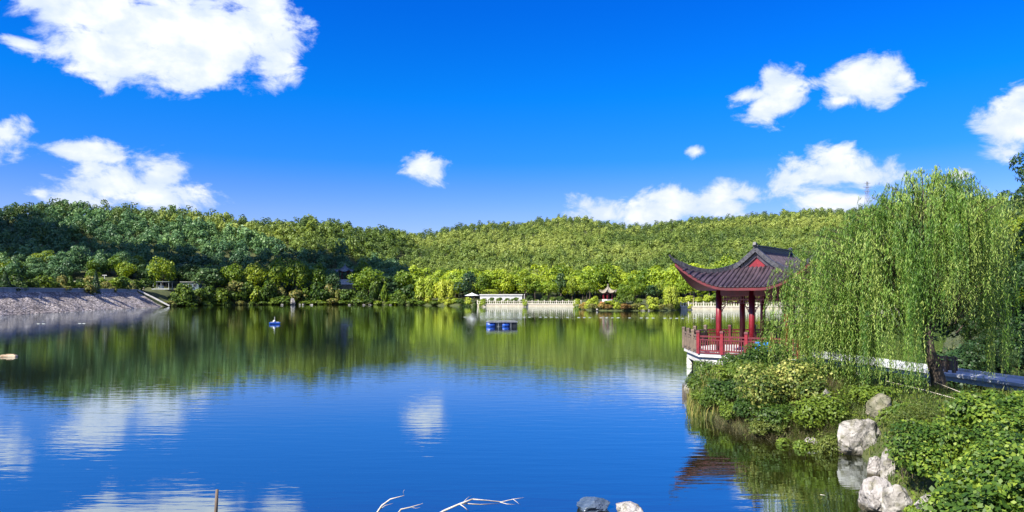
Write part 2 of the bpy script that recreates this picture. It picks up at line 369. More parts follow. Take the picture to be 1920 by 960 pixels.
# ------------------------------------------------------------------ terrain
LAKE = np.array([(-60,8),(-20,9),(-5,10.2),(3,9.4),(6.9,11.4),(7.3,13.2),(7.4,14.5),(7.9,15.8),(8.3,16.9),(8.6,18.4),(7.9,19.6),(6.9,21),(6.2,24.4),(6.5,27.5),(7.3,30),(9,31.5),
 (10.8,33),(12.4,33.3),(13.3,31),(13.9,28.5),(14.4,26),(15.0,24),(16,22.4),(18.2,21.5),(20,23),(19.6,27),(20.5,33),(24,42),(36,62),(60,100),(78,140),(92,172),(39,174),
 (36.5,170),(30,166.5),(22,166.5),(17,169),(18,190),(19.7,208),(19.7,210.5),(-9.8,211.5),(-14,224),(-31,243),(-50,251),(-62,254),(-80,249),(-96,240),(-101,216),(-95,170),(-89,130),(-85,100),(-80,60),(-70,20)], float)
def lake_sd(x, y):
    """signed distance to the lake edge: > 0 on land"""
    d = np.full(x.shape, 1e9); inside = np.zeros(x.shape, bool)
    n = len(LAKE)
    for i in range(n):
        ax, ay = LAKE[i]; bx, by = LAKE[(i+1) % n]; ex, ey = bx-ax, by-ay
        t = np.clip(((x-ax)*ex+(y-ay)*ey)/(ex*ex+ey*ey), 0, 1)
        d = np.minimum(d, np.hypot(x-ax-t*ex, y-ay-t*ey))
        c = ((ay > y) != (by > y)); c &= x < (bx-ax)*(y-ay)/(by-ay if by != ay else 1e-9)+ax
        inside ^= c
    return np.where(inside, -d, d)
T_PX = [-200, 0, 100, 200, 330, 430, 520, 600, 640, 700, 760, 800, 870, 920, 960, 1000, 1050, 1090, 1150, 1200, 1250, 1300, 1350, 1400, 1460, 1520, 1600, 1700, 1830, 1920, 2200]
T_SKY = [385, 383, 376, 381, 391, 402, 405, 405, 409, 423, 429, 429, 417, 414, 418, 410, 402, 404, 415, 420, 412, 405, 406, 400, 395, 390, 388, 380, 372, 366, 360]
T_YS = [232, 232, 234, 236, 246, 258, 264, 266, 268, 266, 262, 258, 240, 232, 232, 234, 236, 236, 236, 232, 226, 215, 200, 195, 195, 195, 195, 195, 195, 195, 195]
T_YR = [330, 330, 330, 335, 345, 350, 355, 360, 365, 390, 430, 460, 480, 490, 500, 510, 520, 520, 520, 520, 520, 520, 520, 520, 520, 520, 520, 520, 520, 520, 520]
TREE_H = 6.6
def hills(x, y):
    px = 960+F*x/np.maximum(y, 20.0)
    ys = np.interp(px, T_PX, T_YS); yr = np.interp(px, T_PX, T_YR); sk = np.interp(px, T_PX, T_SKY)
    H = CAMZ+(HOR-sk)/F*yr-TREE_H-np.interp(px, [300, 450, 700, 900], [0.6, 2.2, 2.2, 0])
    s = (y-ys)/(yr-ys)
    p = np.interp(px, [0, 700, 900, 2000], [.95, 1.0, 1.3, 1.3])
    up = np.clip(s, 0, 1)**p
    over = np.clip((y-yr)/400, 0, 1)
    h = H*(up-.45*over**1.2)
    w = np.clip((y-100)/60, 0, 1)
    nz = (np.sin(x*.045+1.3)*np.cos(y*.038)+.6*np.sin(x*.11+y*.07)+.4*np.sin(y*.16-x*.09))*1.5*np.clip(s, 0, 1)*(1-np.clip((s-.85)/.15, 0, 1)*.75)
    return np.where(y > 60, (h+nz)*w, 0)
def ground(x, y):
    x = np.asarray(x, float); y = np.asarray(y, float)
    d = lake_sd(x, y)
    near = np.where(d > 0, np.minimum(1.0, .10+.62*d), 0)
    near = near+np.clip((9-y)/10, 0, 1)*np.clip(d, 0, 1)*1.3
    near = near+np.clip((x-15)/30, 0, 1)*np.clip(d, 0, 1)*np.where(y > 60, 0, .4)
    far = np.where(d > 0, np.minimum(1.7, .1+.35*d), 0)
    dam = np.where(d > 0, np.minimum(4.9, d*5.0/9-.35), 0)
    wf = np.clip((y-60)/60, 0, 1)
    z = near*(1-wf)+far*wf
    wd = np.clip((-x-80)/10, 0, 1)*np.clip((y-20)/30, 0, 1)*np.clip((264-y)/16, 0, 1)
    z = z*(1-wd)+dam*wd
    z = z+np.maximum(hills(x, y), 0)
    z = z+np.where((d > .4) & (y < 60), .07*np.sin(x*2.1)*np.cos(y*1.7)+.05*np.sin(x*4.3+y*3.1), 0)
    bed = -np.minimum(1.6, -d*.45+.05)
    return np.where(d > 0, z, bed)
def edge_Y(px, y0=120.0, y1=290.0):
    """depth at which the line of sight through pixel column px leaves the lake on the far side"""
    Y = np.linspace(y0, y1, 700); d = lake_sd((px-960)/F*Y, Y); k = np.where(d < 0)[0]
    return float(Y[k[-1]]) if len(k) else y0
def gz(x, y): return float(ground(np.array([x]), np.array([y]))[0])

azs = np.concatenate([np.linspace(-180, -42, 40)[:-1], np.linspace(-42, 42, 460), np.linspace(42, 180, 40)[1:]])
rs = np.concatenate([[.01, 2], np.geomspace(4, 40, 170), np.geomspace(40, 1600, 230)[1:]])
A, RR = np.meshgrid(np.radians(azs), rs)
gx, gy = RR*np.sin(A), RR*np.cos(A); gzv = ground(gx, gy)
nr, na = A.shape
gv = np.stack([gx, gy, gzv], -1).reshape(-1, 3)
idx = np.arange(nr*na).reshape(nr, na)
fq = np.stack([idx[:-1,:-1], idx[:-1,1:], idx[1:,1:], idx[1:,:-1]], -1).reshape(-1, 4)[:, ::-1]
me = bpy.data.meshes.new('ground')
me.vertices.add(len(gv)); me.vertices.foreach_set('co', gv.astype(np.float32).ravel())
me.loops.add(fq.size); me.loops.foreach_set('vertex_index', fq.astype(np.int32).ravel())
me.polygons.add(len(fq)); me.polygons.foreach_set('loop_start', np.arange(0, fq.size, 4, dtype=np.int32)); me.polygons.foreach_set('loop_total', np.full(len(fq), 4, dtype=np.int32))
me.polygons.foreach_set('use_smooth', np.ones(len(fq), bool)); me.materials.append(m_soil); me.update(calc_edges=True)
struct(link('ground', me))

wb = MB(); wb.add([(-160,-2,0),(130,-2,0),(130,262,0),(-160,262,0)], [(0,1,2,3)])
struct(wb.build('water', m_water))

# ------------------------------------------------------------------ leaf and crown builders (numpy)
def unit(v): return v/np.maximum(np.linalg.norm(v, axis=-1, keepdims=True), 1e-9)
def leaves(Pt, Nn, ln, wd, g=rng, axis=None):
    """rhombic leaf faces at Pt facing Nn; long axis random or along axis"""
    n = len(Pt); Nn = unit(Nn)
    a = g.normal(size=(n, 3)) if axis is None else axis
    a = unit(a-Nn*np.sum(a*Nn, -1, keepdims=True)); b = np.cross(Nn, a)
    ln = np.broadcast_to(np.asarray(ln, float), (n,))[:, None]; wd = np.broadcast_to(np.asarray(wd, float), (n,))[:, None]
    return np.stack([Pt-a*ln/2, Pt+b*wd/2-a*ln*.05, Pt+a*ln/2, Pt-b*wd/2-a*ln*.05], 1)
def sphere_dirs(n, g, up=0.0):
    d = unit(g.normal(size=(n, 3))); d[:, 2] += up; return unit(d)
def crown(g, Rw, H0, H1, K, n, size, flat=.85, jit=.55, lobe=.42, up=.35):
    """lobed crown of leaf clumps between heights H0 and H1 with half-width Rw"""
    hc = (H0+H1)/2; hh = (H1-H0)/2
    cs = unit(g.normal(size=(K, 3)))*(g.uniform(.35, .78, (K, 1)))*np.array([Rw, Rw, hh])
    cs[:, 2] += hc
    cs[0] = (0, 0, H1-hh*.5)
    rl = Rw*lobe*g.uniform(.7, 1.15, K)
    k = g.choice(K, n, p=rl**2/np.sum(rl**2))
    d = sphere_dirs(n, g, up)
    p = cs[k]+d*(rl[k]*g.uniform(.72, 1.08, n))[:, None]*np.array([1, 1, flat])
    c0 = np.array([0, 0, hc-.2*hh])
    nn = d+.35*unit(p-c0)+g.normal(size=(n, 3))*jit
    s = size*g.uniform(.6, 1.3, n)
    return leaves(p, nn, s, s*.75, g), cs, rl
def trunk_mb(g, H0, r, cs, lean=0.0, lim=.55):
    mb = MB(); top = H0*1.12
    pts = [Vector((0,0,-.3)), Vector((lean*.3, .05, top*.35)), Vector((lean*.7, -.05, top*.7)), Vector((lean, 0, top))]
    mb.tube(pts, [r*1.35, r, r*.85, r*.7], 7)
    for c in cs[:min(7, len(cs))]:
        c = Vector(c.tolist()); m = pts[3].lerp(c, .5)+Vector((0, 0, -.25))
        mb.tube([pts[2].lerp(pts[3], .6), m, c], [r*lim, r*.35, r*.12], 5)
    return mb

# tree prototypes -> meshes shared by the copies
def tree_meshes(kind, seed):
    g = np.random.default_rng(seed)
    if kind == 'round':
        V, cs, rl = crown(g, 3.7, 1.7, 8.2, 15, 1300, .52); mat = m_tree; tr = trunk_mb(g, 2.2, .17, cs)
    elif kind == 'light':
        V, cs, rl = crown(g, 4.0, 1.4, 8.6, 18, 1600, .5, lobe=.38); mat = m_light; tr = trunk_mb(g, 2.2, .18, cs)
    elif kind == 'tall':
        V, cs, rl = crown(g, 3.0, 1.8, 10.5, 17, 1300, .52, lobe=.45); mat = m_tree; tr = trunk_mb(g, 2.6, .18, cs)
    elif kind == 'broad':
        V, cs, rl = crown(g, 4.8, 2.0, 8.0, 20, 1700, .55, lobe=.36); mat = m_tree; tr = trunk_mb(g, 2.4, .2, cs)
    elif kind == 'dark':
        V, cs, rl = crown(g, 3.4, 1.0, 8.0, 15, 1300, .5); mat = m_dark; tr = trunk_mb(g, 1.8, .17, cs)
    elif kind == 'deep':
        V, cs, rl = crown(g, 4.3, 1.2, 8.8, 19, 1600, .55, lobe=.38); mat = m_tree_shade; tr = trunk_mb(g, 2.2, .19, cs)
    elif kind == 'pine':
        K = 9; cs = np.stack([g.uniform(-1.9, 1.9, K), g.uniform(-1.9, 1.9, K), g.uniform(4.2, 7.4, K)], 1); cs[0] = (0, 0, 7.8)
        k = g.choice(K, 750); d = sphere_dirs(750, g, .3); p = cs[k]+d*np.array([1.25, 1.25, .5])*g.uniform(.5, 1.1, (750, 1))
        V = leaves(p, d+g.normal(size=(750, 3))*.5, .55, .22, g); mat = m_pine; tr = trunk_mb(g, 4.6, .15, cs)
    elif kind == 'sparse':
        V, cs, rl = crown(g, 2.6, 2.4, 7.5, 10, 620, .5, lobe=.4); mat = m_tree; tr = trunk_mb(g, 3.0, .12, cs)
    elif kind == 'cypress':
        n = 900; z = g.uniform(.2, 6, n); r = .95*(1-(z/6.1)**1.6)*g.uniform(.75, 1.05, n); a = g.uniform(0, 2*pi, n)
        p = np.stack([r*np.cos(a), r*np.sin(a), z], 1); V = leaves(p, np.stack([np.cos(a), np.sin(a), .4+0*a], 1)+g.normal(size=(n, 3))*.4, .42, .2, g); mat = m_dark
        tr = MB().tube([(0,0,-.3),(0,0,2),(0,0,4.5)], [.14,.1,.03], 6)
    elif kind == 'pale_willow':
        K = 26; cs = unit(g.normal(size=(K, 3)))*np.array([3.7, 3.7, 2.6])*g.uniform(.5, .9, (K, 1)); cs[:, 2] = np.abs(cs[:, 2])+4.6
        n = 2600; k = g.choice(K, n); d = sphere_dirs(n, g, .2)
        drop = g.uniform(0, 1, n)**1.3*(cs[k, 2]-.6)*.85
        p = cs[k]+d*np.array([1.0, 1.0, .7])*g.uniform(.6, 1.1, (n, 1)); p[:, 2] -= drop
        ax = np.stack([g.normal(size=n)*.25, g.normal(size=n)*.25, -np.ones(n)], 1)
        V = leaves(p, d*np.array([1, 1, .4])+unit(p)*.5+np.array([0, 0, .3])+g.normal(size=(n, 3))*.35, .8, .28, g, ax); mat = m_pale
        tr = trunk_mb(g, 3.0, .22, cs)
    return quad_mesh('crown', V, mat), tr.mesh('trunk', m_bark, True)
PROTO = {}
def proto(kind, k=0):
    key = (kind, k)
    if key not in PROTO: PROTO[key] = tree_meshes(kind, 100+len(PROTO)*13)
    return PROTO[key]
tree_first = {}
def tree(name, kind, k, loc, rz, sc, label, group=None, cat='tree'):
    sc = sc if hasattr(sc, '__len__') else (sc, sc, sc)
    key = (name, kind, k)
    if key in tree_first:
        return copy_thing(tree_first[key], loc, rz, sc, label, group)
    cm, tm = proto(kind, k)
    o = thing(name, label, cat, loc, rz, group); o.scale = sc
    link('crown', cm, o); link('trunk', tm, o)
    tree_first[key] = o
    return o
# ------------------------------------------------------------------ stone dam on the left
DB = [(-80,60),(-85,100),(-89,130),(-92,150),(-95,170),(-98,195),(-101,216)]       # toe of the slope at the water
def dam_rows(off_list):
    rows = []
    for (o, z) in off_list:
        row = []
        for i in range(len(DB)-1):
            for k in range(8):
                t = k/8; row.append((DB[i][0]*(1-t)+DB[i+1][0]*t-o, DB[i][1]*(1-t)+DB[i+1][1]*t, z))
        row.append((DB[-1][0]-o, DB[-1][1], z)); rows.append(row)
    return rows
dam = thing('stone_dam', 'long sloping stone pitched dam bank with pale parapet on the left shore', 'dam', (0,0,0))
mb = MB(); rows = dam_rows([(-1.2,-.7),(0,.0),(1.5,.86),(3,1.7),(4.5,2.55),(6,3.4),(7.4,4.2)])
rows = [[(x+.12*sin(y*1.7+i), y, z+.05*sin(y*2.3+i*2)) for (x, y, z) in r] for i, r in enumerate(rows)]
mb.grid(rows).build('stone_slope', m_dam, dam)
mb = MB(); rr = dam_rows([(7.38,4.1),(7.4,4.9),(7.7,4.95),(7.72,4.5),(8.3,4.5)]); mb.grid(rr)
m_par = noisy('parapet_bluish_stone', (.16,.20,.25), (.28,.32,.37), .7, .8, .01)
mb.build('parapet', m_par, dam)
mb = MB(); mb.grid(dam_rows([(7.25,4.91),(7.25,5.05),(7.95,5.05),(7.95,4.91)])).build('coping', m_conc, dam)
mb = MB(); mb.bar((-108.2,216.2,4.75),(-104,216.8,2.6),.5,.35); mb.bar((-104,216.8,2.6),(-99.6,217.2,.2),.5,.35)
mb.build('sloping_kerb', m_conc, dam)

# ------------------------------------------------------------------ balustrade walls on the far shore
def balustrade_wall(x0, y0, x1, y1, label, zb=1.0, hw=.75, every=3):
    Lh = math.hypot(x1-x0, y1-y0); rz = math.atan2(y1-y0, x1-x0)
    o = thing('balustrade_wall', label, 'wall', (x0, y0, 0), rz, 'white balustraded walls at the far shore')
    MB().box((Lh/2, .25, hw/2-.4), (Lh, .5, hw+.8)).build('retaining_wall', m_stonew, o)
    MB().box((Lh/2, .22, hw+.06), (Lh+.1, .62, .12)).build('coping', m_balus, o)
    n = max(2, round(Lh/1.75)); st = Lh/n
    pm = MB().box((0, 0, .45), (.24, .24, .90)).box((0, 0, .94), (.30, .30, .08)).box((0, 0, 1.03), (.2, .2, .1), taper=.6).mesh('post', m_balus)
    bmz = MB().box((0, 0, .42), (.13, .12, .62)).mesh('baluster', m_balus)
    for i in range(n+1):
        p = link('post', pm, o); p.location = (i*st, .22, hw+.122)
    MB().box((Lh/2, .22, hw+.122+.74), (Lh, .17, .1)).build('top_rail', m_balus, o)
    MB().box((Lh/2, .22, hw+.122+.06), (Lh, .19, .1)).build('bottom_rail', m_balus, o)
    if every:
        for i in range(n):
            for k in range(1, every):
                p = link('baluster', bmz, o); p.location = (i*st+k*st/every, .22, hw+.10)
    return o
balustrade_wall(-9.8, 211.2, 19.4, 210.2, 'long white balustraded lakeside wall left of the small island pavilion', every=3)
balustrade_wall(39.3, 173.6, 90, 172, 'white balustraded lakeside wall right of the island, running behind the large red pavilion', every=3)

# low pale building behind the left balustrade
lb = thing('low_building', 'long low white flat roofed building behind the balustraded wall', 'building', (0,0,0))
xa, xb, yb = -9.5, 3.0, 222.0
MB().box(((xa+xb)/2, yb+2, 2.3), (xb-xa, 4, 2.0)).build('wall', m_white, lb)
MB().box(((xa+xb)/2, yb+1.9, 3.4), (xb-xa+.3, 4.3, .30)).build('roof', m_white, lb)
for k in range(5):
    w = MB().box((xa+1.6+k*2.3, yb-.02, 2.3), (.6, .08, .6)).build('window', m_white, lb)
    MB().box((xa+1.6+k*2.3, yb-.07, 2.3), (.46, .04, .46)).build('pane', m_dim, w)
kp = P(885, 558, 216)
sh = thing('garden_parasol', 'broad pale conical shelter roof at the left end of the white balustrade', 'parasol', (kp.x, kp.y, 1.4))
MB().lathe([(2.1, 1.75), (2.1, 1.82), (.12, 2.55), (.05, 2.75)], n=10).build('canopy', m_white, sh)
MB().tube([(0,0,0),(0,0,2.2)], .06).build('pole', m_white, sh)

# ------------------------------------------------------------------ small hexagonal pavilions
m_roofw = noisy('pale_grey_tile', (.15,.13,.10), (.30,.27,.21), 3, .7, .01)
m_roofg = noisy('bluish_grey_tile', (.07,.09,.10), (.16,.19,.20), 3, .6, .01)
def ring_roof(n, Re, zr, ze, flick, rings=9, per=8):
    mb = MB(); rows = []
    for i in range(rings+1):
        s = i/rings; row = []
        for k in range(n*per+1):
            a = 2*pi*k/(n*per); c = (k % per)/per; q = abs(c-.5)*2                  # 1 at the corners
            ap = cos(pi/n)/cos((c-.5)*2*pi/n)
            rad = max(.04, s)*Re*(ap*(1-.0)+.10*q**4*s**3)
            z = zr-(zr-ze)*(1.65*s-.65*s*s)+flick*q**3*s**3
            row.append((rad*cos(a), rad*sin(a), z))
        rows.append(row)
    lower = [(x*.98, y*.98, z-.12) for (x, y, z) in rows[-1]]
    core = [(x*.25, y*.25, ze+.02) for (x, y, z) in rows[-1]]
    return mb.grid(rows+[lower, core])
def small_pavilion(label, loc, rz, Rc, ch, rh, over, flick, roofm, base_h, colm, name='hexagonal_pavilion', group=None):
    o = thing(name, label, 'pavilion', loc, rz, group); n = 6
    MB().lathe([(Rc*1.28, -base_h), (Rc*1.28, 0)], n=6).build('stone_base', m_conc, o)
    for k in range(n):
        a = 2*pi*k/n; MB().tube([(Rc*cos(a), Rc*sin(a), -.02), (Rc*cos(a), Rc*sin(a), ch)], .13, 8).build('column', colm, o)
    mb = MB()
    for k in range(n):
        a, b = 2*pi*k/n, 2*pi*(k+1)/n
        mb.bar((Rc*cos(a), Rc*sin(a), ch-.12), (Rc*cos(b), Rc*sin(b), ch-.12), .16, .34)
    mb.build('beam', colm, o)
    ro = ring_roof(n, Rc+over, ch+rh, ch-.05, flick).build('roof', roofm, o, True)
    mb = MB()
    for k in range(n):
        a = 2*pi*k/n; pts = []
        for i in range(11):
            s = max(.03, i/10)*1.03; pts.append(((Rc+over)*s*1.1**(s**3)*cos(a), (Rc+over)*s*1.1**(s**3)*sin(a), ch+rh-(rh+.05)*(1.65*s-.65*s*s)+flick*s**3+.06))
        mb.tube(pts, .09, 6)
    mb.build('hip_ridge', roofm, ro)
    MB().lathe([(.2, 0), (.26, .12), (.1, .25), (.2, .42), (.05, .62), (.02, .85)], (0, 0, ch+rh-.05), 8).build('finial', roofm, o)
    return o
ip = P(1140, 561, 172.5)
small_pavilion('small red columned pavilion with pale upturned roof on the leafy island', ip, .25, 1.15, 1.55, 1.35, .85, .55, m_roofw, 2.0, m_red)
hp = P(647, 524, 272)
small_pavilion('dark red pavilion with grey curled roof half hidden in trees on the left hillside', hp, .1, 2.0, 2.9, 2.3, 1.5, .8, m_roofg, 6.0, m_redd)
bo = thing('stone_balustrade', 'short white stone balustrade in front of the dark hillside pavilion', 'balustrade', P(652, 533, 268.0))
for k in range(5):
    MB().box((-2.2+k*1.1, 0, .5), (.2, .2, 1.25)).build('post', m_white, bo)
MB().box((0, 0, .85), (4.4, .14, .14)).build('top_rail', m_white, bo)
MB().box((0, 0, .25), (4.4, .14, .4)).build('panel', m_white, bo)
MB().box((0, .1, -2.6), (5.2, .6, 5.0)).build('base_wall', m_rockd, bo)

# ------------------------------------------------------------------ the large red pavilion by the willow
CP = Vector((13.55, 38.65, 0.0)); PH = math.atan2(-.6, .8)      # local x = along the gable side, local y = along the ridge
pav = thing('red_pavilion', 'large red lacquered pavilion with dark tiled upswept roof standing over the water beside the willow', 'pavilion', CP, PH)
a_, b_h, oe = 1.65, 3.3, 1.35
RM = a_+oe; VG = b_h-a_+.95; RIDGE, DROP = 6.06, 1.80
def zprof(s): return RIDGE-DROP*(1.62*s-.62*s*s)
def PR(u, v, dz=0.0, clampgable=False):
    ru = abs(u); rv = abs(v)-(b_h-a_)
    r = ru if (clampgable or rv < 0) else max(ru, rv)
    e = abs(ru-rv) if rv > -9 else 9
    q = max(0, 1-e/2.3)**2.1*min(1, (r/RM))**3.0 if not clampgable else 0
    z = zprof(r/RM)+1.22*q
    return ((u+math.copysign(.26*q, u)), v+math.copysign(.26*q, v), z+dz)
surf = MB()
def side_rows(su, dz=0.0):
    out = []
    rr = [0, .2, .4, .6, .8, .95]+[.95+(RM-.95)*i/9 for i in range(1, 10)]
    for r in rr:
        ve = VG+.16 if r <= .95 else (b_h-a_+r)
        out.append([PR(su*r, ve*(k/20-1), dz, r <= .95) for k in range(41)])
    return out
def end_rows(sv, dz=0.0):
    out = []
    for i in range(10):
        r = .95+(RM-.95)*i/9; out.append([PR(r*(k/12-1), sv*(b_h-a_+r), dz) for k in range(25)])
    return out
for s_ in (-1, 1): surf.grid(side_rows(s_)); surf.grid(end_rows(s_))
# rows of half-round tiles
def tile_row(pts, w=.062):
    vs = []; fs = []; n = 5
    for i, p in enumerate(pts):
        p = Vector(p); d = (Vector(pts[min(i+1, len(pts)-1)])-Vector(pts[max(i-1, 0)])).normalized()
        r = d.cross(Vector((0,0,1))).normalized(); u = r.cross(d)
        for k in range(n):
            a = pi*k/(n-1); vs.append(p+r*cos(a)*w+u*sin(a)*w*1.15)
    for i in range(len(pts)-1):
        for k in range(n-1): fs.append((i*n+k, (i+1)*n+k, (i+1)*n+k+1, i*n+k+1))
    fs.append(tuple((len(pts)-1)*n+k for k in range(n)))
    surf.add(vs, fs)
nn_ = 46
for s_ in (-1, 1):
    for k in range(-nn_//2+1, nn_//2):
        v = k*.203
        r0 = 0.04 if abs(v) <= VG+.1 else abs(v)-(b_h-a_)+.05
        if RM-r0 < .15: continue
        tile_row([PR(s_*(r0+(RM+.03-r0)*i/9), v, .005, (r0+(RM-r0)*i/9) <= .95) for i in range(10)])
    for k in range(-14, 15):
        u = k*.203; r0 = max(.97, abs(u)+.05)
        if RM-r0 < .15: continue
        tile_row([PR(u, s_*(b_h-a_+r0+(RM+.03-r0)*i/8), .005) for i in range(9)])
roof = surf.build('roof', m_tile, pav)
# red soffit, eave board
sof = MB()
for s_ in (-1, 1): sof.grid(side_rows(s_, -.16)[4:]); sof.grid(end_rows(s_, -.16))
sof.build('soffit', m_redd, roof)
ev = MB()
for s_ in (-1, 1):
    for rows_ in (side_rows(s_)[-1], end_rows(s_)[-1]):
        up_ = [Vector(p)+Vector((0,0,-.03)) for p in rows_]; lo = [Vector(p)+Vector((0,0,-.155)) for p in rows_]
        inn = [Vector((p.x*.985, p.y*.985, p.z)) for p in lo]; inu = [Vector((p.x*.985, p.y*.985, p.z)) for p in up_]
        ev.grid([inu, up_, lo, inn])
ev.build('eave_board', m_redd, roof)
for su in (-1, 1):
    for sv in (-1, 1):
        mb = MB(); pts = []
        for i in range(13):
            r = .93+(RM-.93)*i/12; p = PR(su*r, sv*(b_h-a_+r)); pts.append(Vector(p)+Vector((0,0,.10)))
        dv = (pts[-1]-pts[-2]).normalized()
        for k in (1, 2, 3): pts.append(pts[-1]+(dv+Vector((0,0,.22*k))).normalized()*.13)
        for i in range(len(pts)-1):
            w = .15 if i < 11 else .15-.03*(i-10)
            mb.bar(pts[i], pts[i+1]+(pts[i+1]-pts[i])*.08, w*.8, max(.1, w*1.55))
        mb.build('hip_ridge', m_ridge, roof)
mb = MB(); mb.box((0, 0, RIDGE+.10), (.2, 2*(VG+.22), .24)); mb.box((0, 0, RIDGE+.24), (.28, 2*(VG+.26), .06))
for sv in (-1, 1): mb.bar((0, sv*(VG+.12), RIDGE+.26), (0, sv*(VG+.36), RIDGE+.34), .14, .16)
mb.build('main_ridge', m_ridge, roof)
for sv in (-1, 1):
    mb = MB()
    for su in (-1, 1):
        pts = [Vector(PR(su*(.02+1.05*i/6), sv*(VG+.14), .08, True)) for i in range(7)]
        for i in range(6): mb.bar(pts[i], pts[i+1]+(pts[i+1]-pts[i])*.06, .2, .2)
    mb.build('verge_ridge', m_ridge, roof)
    # gable panel
    zt, zb_ = zprof(.0)-.25, zprof(.95/RM)-.02
    yv = sv*(VG-.03)
    mb = MB(); tri = [(-.93, zb_), (.93, zb_), (.48, (zt+zb_)/2-.02), (0, zt), (-.48, (zt+zb_)/2-.02)]
    vs = [(x, yv-.05*sv, z) for x, z in tri]+[(x, yv+.02*sv, z) for x, z in tri]
    mb.add(vs, [(0,1,2,3,4), (9,8,7,6,5)]+[(i, (i+1) % 5, 5+(i+1) % 5, 5+i) for i in range(5)])
    mb.build('gable_panel', m_red, roof)
    mb = MB()
    for su in (-1, 1):
        pts = [Vector(PR(su*(.0+1.0*i/5), yv+.12*sv, -.17, True)) for i in range(6)]
        pts = [Vector((p.x, yv+.07*sv, p.z)) for p in pts]
        for i in range(5): mb.bar(pts[i], pts[i+1]+(pts[i+1]-pts[i])*.05, .06, .2)
    mb.build('barge_board', m_tile, roof)
# columns, beams, hanging fretwork
ZP = 1.0
cols = [(x, y) for y in (-b_h, 0, b_h) for x in (-a_, 0, a_) if not (x == 0 and y == 0)]
for (x, y) in cols:
    c = MB().tube([(x, y, ZP+.10), (x, y, 4.12)], .145, 14).build('column', m_red, pav, True)
    MB().lathe([(.24, ZP-.02), (.26, ZP+.07), (.2, ZP+.13), (.16, ZP+.17)], (x, y, 0), 14).build('column_base', m_conc, c)
def edge_beam(p, q):
    mb = MB(); mb.bar((*p, 4.02), (*q, 4.02), .17, .30); mb.bar((*p, 4.26), (*q, 4.26), .20, .17); mb.build('beam', m_redd, pav)
    fr = MB(); p = Vector((*p, 0)); q = Vector((*q, 0)); Lq = (q-p).length; d = (q-p)/Lq
    z0, z1 = 3.38, 3.86
    for z in (z1, (z0+z1)/2+.06): fr.bar(p+d*.15+Vector((0,0,z)), q-d*.15+Vector((0,0,z)), .04, .035)
    n = int(Lq/.13)
    for k in range(1, n):
        x = k*Lq/n; m = abs(k/n-.5)*2
        zl = z0+.12-.14*m**3 if k % 2 else z0+.2
        fr.bar(p+d*x+Vector((0,0,zl)), p+d*x+Vector((0,0,z1)), .028, .03)
        if k % 2 and k < n-1: fr.bar(p+d*x+Vector((0,0,zl)), p+d*(x+2*Lq/n if k+2 < n else x+Lq/n)+Vector((0,0,zl)), .028, .03)
        if k % 3 == 0: fr.bar(p+d*x+Vector((0,0,zl+.05)), p+d*(x+Lq/n)+Vector((0,0,z1-.08)), .022, .025)
    for (o_, sg) in ((p, 1), (q, -1)):
        for k in range(3): fr.bar(o_+d*sg*(.16+.0*k)+Vector((0,0,z0-.12-.1*k)), o_+d*sg*(.36-.08*k)+Vector((0,0,z0-.1*k)), .03, .04)
    fr.build('hanging_fretwork', m_red, pav)
for (p, q) in [((-a_,-b_h),(0,-b_h)),((0,-b_h),(a_,-b_h)),((-a_,-b_h),(-a_,0)),((-a_,0),(-a_,b_h)),((a_,-b_h),(a_,0)),((a_,0),(a_,b_h)),((-a_,b_h),(0,b_h)),((0,b_h),(a_,b_h))]:
    edge_beam(p, q)
MB().box((0, 0, 4.40), (2*a_-.1, 2*b_h-.1, .10)).build('ceiling', m_redd, pav)
# platform on piles
PLAT = [(-2.4,-4.05),(2.4,-4.05),(2.4,4.05),(-2.4,4.05),(-4.6,2.2),(-4.6,-.8)]
pl = MB().prism(PLAT, ZP-.16, ZP).build('platform', m_conc, pav)
MB().prism([(x*.965, y*.965) for x, y in PLAT], ZP-.52, ZP-.163).build('edge_beam', m_conc, pl)
for (x, y) in [(-2.2,-3.8),(2.2,-3.8),(2.2,0),(2.2,3.8),(-2.2,3.8),(-4.3,2.0),(-4.3,-.7),(-2.2,0)]:
    p_ = MB().tube([(x, y, -1.5), (x, y, ZP-.523)], .17, 12).build('pile', m_pile, pav, True)
    MB().tube([(x, y, .12), (x, y, .20)], .185, 12).build('collar', m_pile, p_)
# railing round the platform
def railing(p, q, posts=True, last=True, rail_m=None, post_m=None, nseg=None, parent=None, name='railing'):
    rail_m = rail_m or m_rail; post_m = post_m or m_red
    p = Vector((*p, ZP)); q = Vector((*q, ZP)); Lq = (q-p).length; d = (q-p)/Lq
    n = nseg or max(1, round(Lq/1.35)); st = Lq/n
    rl = MB()
    for z, h in ((.86, .085), (.70, .06), (.16, .08), (.05, .06)): rl.bar(p+Vector((0,0,z)), q+Vector((0,0,z)), .07, h)
    m = int(Lq/.12)
    for k in range(1, m):
        x = k*Lq/m; rl.bar(p+d*x+Vector((0,0,.18)), p+d*x+Vector((0,0,.69)), .052, .040)
    m2 = int(Lq/.45)
    for k in range(m2): rl.bar(p+d*((k+.5)*Lq/m2)+Vector((0,0,.7)), p+d*((k+.5)*Lq/m2)+Vector((0,0,.86)), .04, .05)
    rl.build('railing', rail_m, parent or pav)
    for k in range(n+(1 if last else 0)):
        c = p+d*(k*st)
        pm = MB().box((c.x, c.y, ZP+.53), (.15, .15, 1.06), PH*0).build('railing_post', post_m, parent or pav)
        MB().box((c.x, c.y, ZP+1.105), (.19, .19, .085), taper=.8).box((c.x, c.y, ZP+1.02), (.172, .172, .03)).build('post_cap', m_brown if post_m is m_brown else m_redd, pm)
railing(PLAT[0], PLAT[1], last=False)
railing(PLAT[1], (2.4,-2.6)); railing((2.4,-.4), PLAT[2], last=False)
